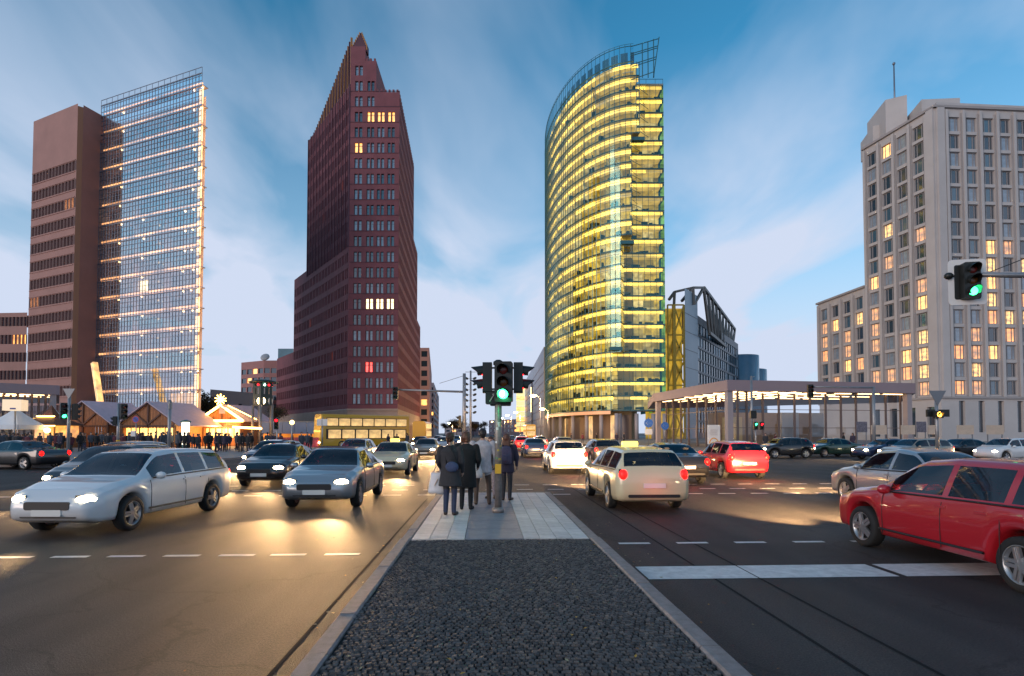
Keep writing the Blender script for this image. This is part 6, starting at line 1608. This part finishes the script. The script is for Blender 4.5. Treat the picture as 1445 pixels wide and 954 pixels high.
# ================================================================ PEOPLE
def capsule(mb, a, b, ra, rb, n=12, m=0):
    a, b = Vector(a), Vector(b); d = (b - a); L = d.length; d.normalize(); pts, rs_ = [], []
    for t in (-1, -.8, -.5, 0): pts.append(a + d * ra * t); rs_.append(max(ra * math.sqrt(max(0, 1 - t * t)), ra * .05))
    for t in (0, .5, .8, 1): pts.append(b + d * rb * t); rs_.append(max(rb * math.sqrt(max(0, 1 - t * t)), rb * .05))
    mb.tube(pts, rs_, n, m)
def loft(mb, rings, n=20, m=0):
    """rings: (x, y, z, rx, ry) bottom to top, closed"""
    b = len(mb.v)
    for x, y, z, rx, ry in rings:
        for k_ in range(n): t = 2 * math.pi * k_ / n; mb.v.append((x + rx * math.cos(t), y + ry * math.sin(t), z))
    for i in range(len(rings) - 1):
        for k_ in range(n): a = b + i * n + k_; c = b + i * n + (k_ + 1) % n; mb.f.append([a, c, c + n, a + n]); mb.m.append(m); mb.sm.append(True)
    mb.f.append([b + k_ for k_ in range(n)][::-1]); mb.m.append(m); mb.sm.append(True); e_ = b + (len(rings) - 1) * n; mb.f.append([e_ + k_ for k_ in range(n)]); mb.m.append(m); mb.sm.append(True)
def fuse(mb, prims, mats_, voxel, name, smooth=3):
    """one continuous skin round all shapes; each face takes the material of the nearest shape"""
    me = mb.mesh('tmp', mats_[0]); o = bpy.data.objects.new('tmp', me); COL.objects.link(o)
    rm = o.modifiers.new('r', 'REMESH'); rm.mode = 'VOXEL'; rm.voxel_size = voxel; rm.use_smooth_shade = True
    sm_ = o.modifiers.new('s', 'SMOOTH'); sm_.factor = .5; sm_.iterations = smooth
    dg = bpy.context.evaluated_depsgraph_get(); new = bpy.data.meshes.new_from_object(o.evaluated_get(dg)); new.name = name
    bpy.data.objects.remove(o); bpy.data.meshes.remove(me); new.materials.clear()
    for m_ in mats_: new.materials.append(m_)
    idx = []
    for p in new.polygons:
        c = p.center; best, bi = 1e9, 0
        for a, b, ra, rb, mi in prims:
            ab = b - a; t = max(0, min(1, (c - a).dot(ab) / max(ab.length_squared, 1e-9))); d = (c - (a + ab * t)).length - (ra + (rb - ra) * t)
            if d < best: best, bi = d, mi
        idx.append(bi)
    new.polygons.foreach_set('material_index', idx); new.polygons.foreach_set('use_smooth', [True] * len(idx)); new.update(); return new
SKIN = mat('skin', (.50, .30, .22), .55)
def cloth(n_, c): return mat('cloth_' + n_, c, .85, var=.25, vscale=9, bump=.3, bscale=60)
def person_mesh(h, top, legs, shoe, hem=.86, coat=1.0, stance=.11, arms=((.05, .02), (.05, .02)), step=0.0, shw=.20, voxel=.013, turn=0.0, hands=True, flare=0.0, hipw=.16):
    """standing figure facing +y. hem: jacket length as hip fraction (z). arms: (elbow forward, wrist forward) for each side"""
    k = h / 1.75; mb = MB(); pr = []; MT = [SKIN, top, legs, shoe]
    def cap(a, b, ra, rb, mi):
        a, b = Vector(a) * k, Vector(b) * k; capsule(mb, a, b, ra * k, rb * k); pr.append((a, b, ra * k, rb * k, mi))
    # legs and shoes
    for s_ in (-1, 1):
        fy = step * s_; hip, knee, ank = (s_ * .09, 0, .90), (s_ * (stance * .95), fy * .5 + .02, .48), (s_ * stance, fy - .03, .09)
        cap(hip, knee, .088, .062, 2); cap(knee, ank, .064, .050, 2); cap((s_ * stance, fy - .04, .045), (s_ * (stance + .03), fy + .15, .035), .043, .036, 3)
    # pelvis and trunk
    loft(mb, [(0, 0, z * k, rx * k, ry * k) for z, rx, ry in ((.80, hipw * .6, .09), (.88, hipw, .115), (1.0, .150, .105), (1.12, .145, .102), (1.26, .170, .110), (1.38, shw * .92, .105), (1.45, shw * .62, .08), (1.49, .07, .06))])
    for zz, rr in ((.92, hipw * .85), (1.05, .13), (1.2, .14), (1.36, .15)): pr.append((Vector((-.05, 0, zz)) * k, Vector((.05, 0, zz)) * k, rr * k * .85, rr * k * .85, 1))
    # jacket skirt down to the hem
    loft(mb, [(0, 0, z * k, rx * k, ry * k) for z, rx, ry in ((hem, (hipw + .025 + flare) * coat, .130 * coat + flare * .6), (hem + .02, (hipw + .03 + flare) * coat, .134 * coat + flare * .6), (1.0, .165 * coat, .122 * coat), (1.2, .172 * coat, .122 * coat), (1.36, shw * .94 * coat, .115 * coat), (1.45, shw * .6, .085))])
    n_ = 6
    for i in range(n_):
        zz = hem + .02 + (1.1 - hem) * i / n_; pr.append((Vector((-.10, 0, zz)) * k, Vector((.10, 0, zz)) * k, .10 * k, .10 * k, 1))
    # arms
    for s_, (ef, wf) in zip((-1, 1), arms):
        sh, el, wr_ = Vector((s_ * shw, 0, 1.41)), Vector((s_ * (shw + .065), ef - .03, 1.13)), Vector((s_ * (shw + .05 - abs(wf) * .25), wf + .06, .90 + max(0, wf) * .55))
        cap(sh, el, .062 * coat, .052 * coat, 1); cap(el, wr_, .052 * coat, .040, 1)
        d = (wr_ - el).normalized(); pc = wr_ + d * .055; cap(wr_ + d * .02, pc + d * .01, .030, .036, 0)
        if hands:
            side = Vector((0, 1, 0)) - d * d.y; side.normalize(); out_ = d.cross(side)
            for q in range(4):
                base = pc + d * .035 + side * (.034 - .0225 * q); L_ = (.062, .070, .066, .052)[q]; mid = base + d * L_ * .55; tip = mid + (d * .8 - out_ * .5 * s_).normalized() * L_ * .5
                cap(base, mid, .0098, .009, 0); cap(mid, tip, .009, .0078, 0)
            th0 = pc - d * .02 + side * .032; th1 = th0 + (d * .6 + side * .8).normalized() * .04; cap(th0, th1, .012, .0105, 0); cap(th1, th1 + d * .032, .0105, .009, 0)
    # neck and head with nose, brow, chin, ears
    cap((0, 0, 1.45), (0, .015, 1.54), .054, .050, 0)
    T = Matrix.Rotation(turn, 3, 'Z'); hc = Vector((0, .02, 1.635))
    def hcap(a, b, ra, rb, mi=0):
        A, B = hc + T @ Vector(a), hc + T @ Vector(b); cap(A, B, ra, rb, mi)
    hcap((0, -.02, .02), (0, .01, .03), .088, .088); hcap((0, .02, -.03), (0, .045, -.075), .066, .042); hcap((0, .085, .01), (0, .108, -.025), .013, .016); hcap((-.03, .078, .03), (.03, .078, .03), .016, .016)
    hcap((-.022, .082, -.062), (.022, .082, -.062), .010, .010)
    for s_ in (-1, 1): hcap((s_ * .084, -.01, .015), (s_ * .086, -.012, -.025), .015, .011)
    return fuse(mb, pr, MT, voxel * k, 'person'), k, T, hc
def hair_mesh(style, k, T, hc, m_, voxel=.012):
    mb = MB(); pr = []
    def hcap(a, b, ra, rb):
        A, B = (hc + T @ Vector(a)) * k, (hc + T @ Vector(b)) * k; capsule(mb, A, B, ra * k, rb * k); pr.append((A, B, ra, rb, 0))
    hcap((0, -.03, .04), (0, .01, .052), .095, .086); hcap((0, -.045, .0), (0, -.03, .03), .085, .09)
    if style == 'long':
        for x in (-.06, -.03, 0, .03, .06): hcap((x, -.06, 0), (x * 1.25, -.075, -.22 - .02 * math.cos(x * 40)), .042, .030)
        for s_ in (-1, 1): hcap((s_ * .075, -.01, .02), (s_ * .085, -.02, -.2), .032, .024)
    if style == 'bob':
        for x in (-.06, 0, .06): hcap((x, -.055, 0), (x * 1.1, -.05, -.09), .048, .04)
        for s_ in (-1, 1): hcap((s_ * .07, 0, .02), (s_ * .075, .0, -.07), .034, .03)
    if style == 'tail':
        hcap((0, -.10, .05), (0, -.14, .02), .035, .045); hcap((0, -.14, .02), (0, -.135, -.12), .040, .018)
    if style == 'short': hcap((0, -.05, -.04), (0, -.05, .0), .07, .08)
    return fuse(mb, pr, [m_], voxel * k, 'hair', 2)
H_DK = mat('hair_dark', (.02, .014, .012), .5, var=.4, vscale=40); H_BR = mat('hair_brown', (.075, .028, .016), .5, var=.4, vscale=40); H_CH = mat('hair_chestnut', (.11, .042, .022), .5, var=.4, vscale=40)
C_BLK = cloth('black', (.012, .012, .014)); C_CHAR = cloth('charcoal', (.035, .033, .036)); C_GREY = cloth('pale_grey', (.50, .48, .49)); C_BROWN = cloth('dark_brown', (.075, .05, .038)); C_JEAN = cloth('denim', (.035, .045, .085)); C_PLUM = cloth('plum', (.045, .035, .06)); C_SHOE = mat('shoe_leather', (.04, .022, .014), .5)
def person(px, py, h, label, rz, style, hm, **kw):
    q = ground(px, py, .106); root_me, k, T, hc = person_mesh(h, **kw)
    o = bpy.data.objects.new('person', root_me); COL.objects.link(o); o.location = (q.x, q.y, .104); o.rotation_euler = (0, 0, rz); tag(o, label, 'person', 'people waiting on the island')
    inst('hair', hair_mesh(style, k, T, hc, hm), o)
    # eyes
    for s_ in (-1, 1):
        e_ = MB(); c = (hc + T @ Vector((s_ * .032, .088, .008))) * k; e_.ball(c, .011 * k, 8); e_.build('eye', mat('eye_dark', (.03, .02, .02), .2), o)
    return o, k
p1, k1 = person(635, 727, 1.72, 'person in charcoal jacket and long skirted coat with ponytail and jeans', R(-8), 'tail', H_BR, top=C_CHAR, legs=C_JEAN, shoe=C_SHOE, hem=.62, coat=1.16, flare=.03, arms=((.02, .12), (.0, .05)), stance=.09, shw=.205, turn=R(-10))
p2, k2 = person(658, 719, 1.74, 'person in long black coat and black trousers with brown bobbed hair', R(-4), 'bob', H_CH, top=C_BLK, legs=C_BLK, shoe=C_BLK, hem=.50, coat=1.26, arms=((.03, .18), (.03, .12)), stance=.10, shw=.22, turn=R(-35))
p3, k3 = person(681, 712, 1.82, 'man in pale grey jacket and brown trousers with short dark hair', R(3), 'short', H_DK, top=C_GREY, legs=C_BROWN, shoe=C_SHOE, hem=.74, coat=1.20, arms=((.02, .10), (.0, .06)), stance=.15, shw=.235)
p4, k4 = person(693, 703, 1.62, 'person in black top and pale patterned trousers half hidden by the post, facing back', R(172), 'bob', H_BR, top=C_BLK, legs=mat('cloth_pale_check', (.30, .25, .27), .85, var=.5, vscale=30), shoe=C_SHOE, hem=.84, stance=.09, shw=.18, turn=R(-12), arms=((.04, .16), (.04, .16)))
p5, k5 = person(715, 706, 1.70, 'person in plum jacket with long chestnut hair standing behind the post', R(-14), 'long', H_CH, top=C_PLUM, legs=C_CHAR, shoe=C_SHOE, hem=.74, coat=1.16, stance=.09, shw=.205)
# things they carry
def bag(name, owner, loc, w_, h, d, m_, label, rz=0, mark=None, cat='bag'):
    M_ = owner.matrix_basis; q = M_ @ Vector(loc); root = empty(name, q, owner.rotation_euler.z + rz, label, cat)
    b = MB(); n = 14; rings = []
    for i in range(7):
        t = i / 6; ww = w_ / 2 * (1 - .30 * t) * (1 + .05 * math.sin(7 * t)); dd = d / 2 * (1.05 - .75 * t); rings.append((.008 * math.sin(9 * t), 0, -h + h * t, ww, max(dd, .012)))
    loft(b, rings, n); bo = b.build('sack', m_, root)
    hd = MB()
    hd.tube([(-w_ * .2, 0, -.02), (-.04, 0, .10), (.0, 0, .15), (.04, 0, .10), (w_ * .2, 0, -.02)], .008, 6); hd.build('handle', m_, root)
    if mark: 
        mk = MB(); mk.bar((-w_ * .1, -d * .36, -h * .62), (w_ * .08, -d * .28, -h * .3), .05, .006); mk.build('print', mark, bo)
    return root
M_BAG = mat('white_plastic', (.66, .64, .64), .45, var=.12, vscale=8); M_MK = mat('bag_print_orange', (.65, .30, .05), .5)
bag('carrier_bag', p1, (-.32, .14, .88), .40, .44, .16, M_BAG, 'white carrier bag hanging from the hand of the person with ponytail', 0, M_MK)
bag('shopping_bag', p3, (-.20, -.20, 1.16), .40, .50, .15, M_BAG, 'large white shopping bag held against the pale grey jacket', R(-12), M_MK)
hb = empty('handbag', p1.matrix_basis @ Vector((.08, -.17, 1.02)), p1.rotation_euler.z, 'soft blue handbag slung behind the charcoal coat', 'bag'); b = MB(); b.ball((0, 0, 0), (.14, .06, .11), 16); b.build('pouch', cloth('blue_bag', (.05, .07, .14)), hb)
b = MB(); b.tube([(-.12, .02, .05), (-.16, .06, .25), (-.10, .14, .44)], .010, 6); b.tube([(.12, .02, .05), (.05, .01, .25), (-.08, .06, .44)], .010, 6); b.build('strap', C_BLK, hb)
bp = empty('backpack', p5.matrix_basis @ Vector((.03, -.19, 1.18)), p5.rotation_euler.z, 'mauve backpack worn over the plum jacket', 'backpack'); b = MB(); loft(b, [(0, 0, -.24, .12, .07), (0, -.01, -.20, .15, .095), (0, -.01, 0, .15, .10), (0, 0, .14, .135, .085), (0, .01, .2, .09, .05)], 18); b.build('pack', cloth('mauve', (.10, .08, .13)), bp)
b = MB(); loft(b, [(0, -.09, -.19, .09, .03), (0, -.10, -.16, .11, .045), (0, -.10, -.03, .105, .04), (0, -.09, .0, .08, .02)], 14); b.build('pocket', MATS['cloth_mauve'], bp)
for s_ in (-1, 1): b = MB(); b.tube([(s_ * .09, .04, .17), (s_ * .11, .13, .24), (s_ * .12, .20, .20)], .018, 6); b.build('shoulder_strap', C_BLK, bp)

# ---- crowd before the market huts
cm_ = []
for i, (top, legs, h) in enumerate(((C_BLK, C_CHAR, 1.75), (C_CHAR, C_JEAN, 1.68), (C_PLUM, C_BLK, 1.72), (cloth('maroon', (.10, .02, .03)), C_CHAR, 1.65), (cloth('slate', (.07, .075, .09)), C_BLK, 1.80))):
    me, k_, T, hc = person_mesh(h, top, legs, C_SHOE, hem=.74, coat=1.12, voxel=.026, hands=False, step=.12 * (i % 2)); cm_.append((me, hair_mesh(('bob', 'short', 'long', 'tail', 'short')[i], k_, T, hc, (H_DK, H_BR, H_DK, H_CH, H_DK)[i], .024)))
NAMES = ('black', 'charcoal', 'plum', 'maroon', 'slate grey')
r5 = random.Random(9); spots = []
while len(spots) < 110:
    px = r5.uniform(-5, 440); YY = r5.uniform(50, 63) if px > 60 else r5.uniform(46, 57)
    x = X(px, YY)
    if all((x - a) ** 2 + (YY - b) ** 2 > .55 for a, b in spots): spots.append((x, YY))
for i, (x, y) in enumerate(spots):
    v = i % 5; o = inst('person', cm_[v][0], None, (x, y, .128), (0, 0, r5.uniform(0, 6.28)), (r5.uniform(.96, 1.04),) * 3); inst('hair', cm_[v][1], o)
    tag(o, 'visitor in %s winter coat in the crowd before the market huts' % NAMES[v], 'person', 'crowd before the market huts')
for i, (px, YY) in enumerate(((560, 66), (548, 68), (575, 72), (806, 96), (822, 100), (842, 92), (870, 88), (880, 90), (1080, 57), (1094, 58), (1190, 57.4), (1203, 58.5))):
    v = (i * 2) % 5; right = px > 700; o = inst('person', cm_[v][0], None, (X(px, YY), YY, .128 if right or X(px, YY) - AX * YY < -16 else .0), (0, 0, r5.uniform(0, 6.28))); inst('hair', cm_[v][1], o)
    where = 'by the bus' if px < 600 else 'at the foot of the curved tower' if px < 900 else 'before the pavilion glass'
    tag(o, 'pedestrian in %s coat walking %s' % (NAMES[v], where), 'person', 'pedestrians ' + where)
# low crowd barrier of bars between pavement and crowd
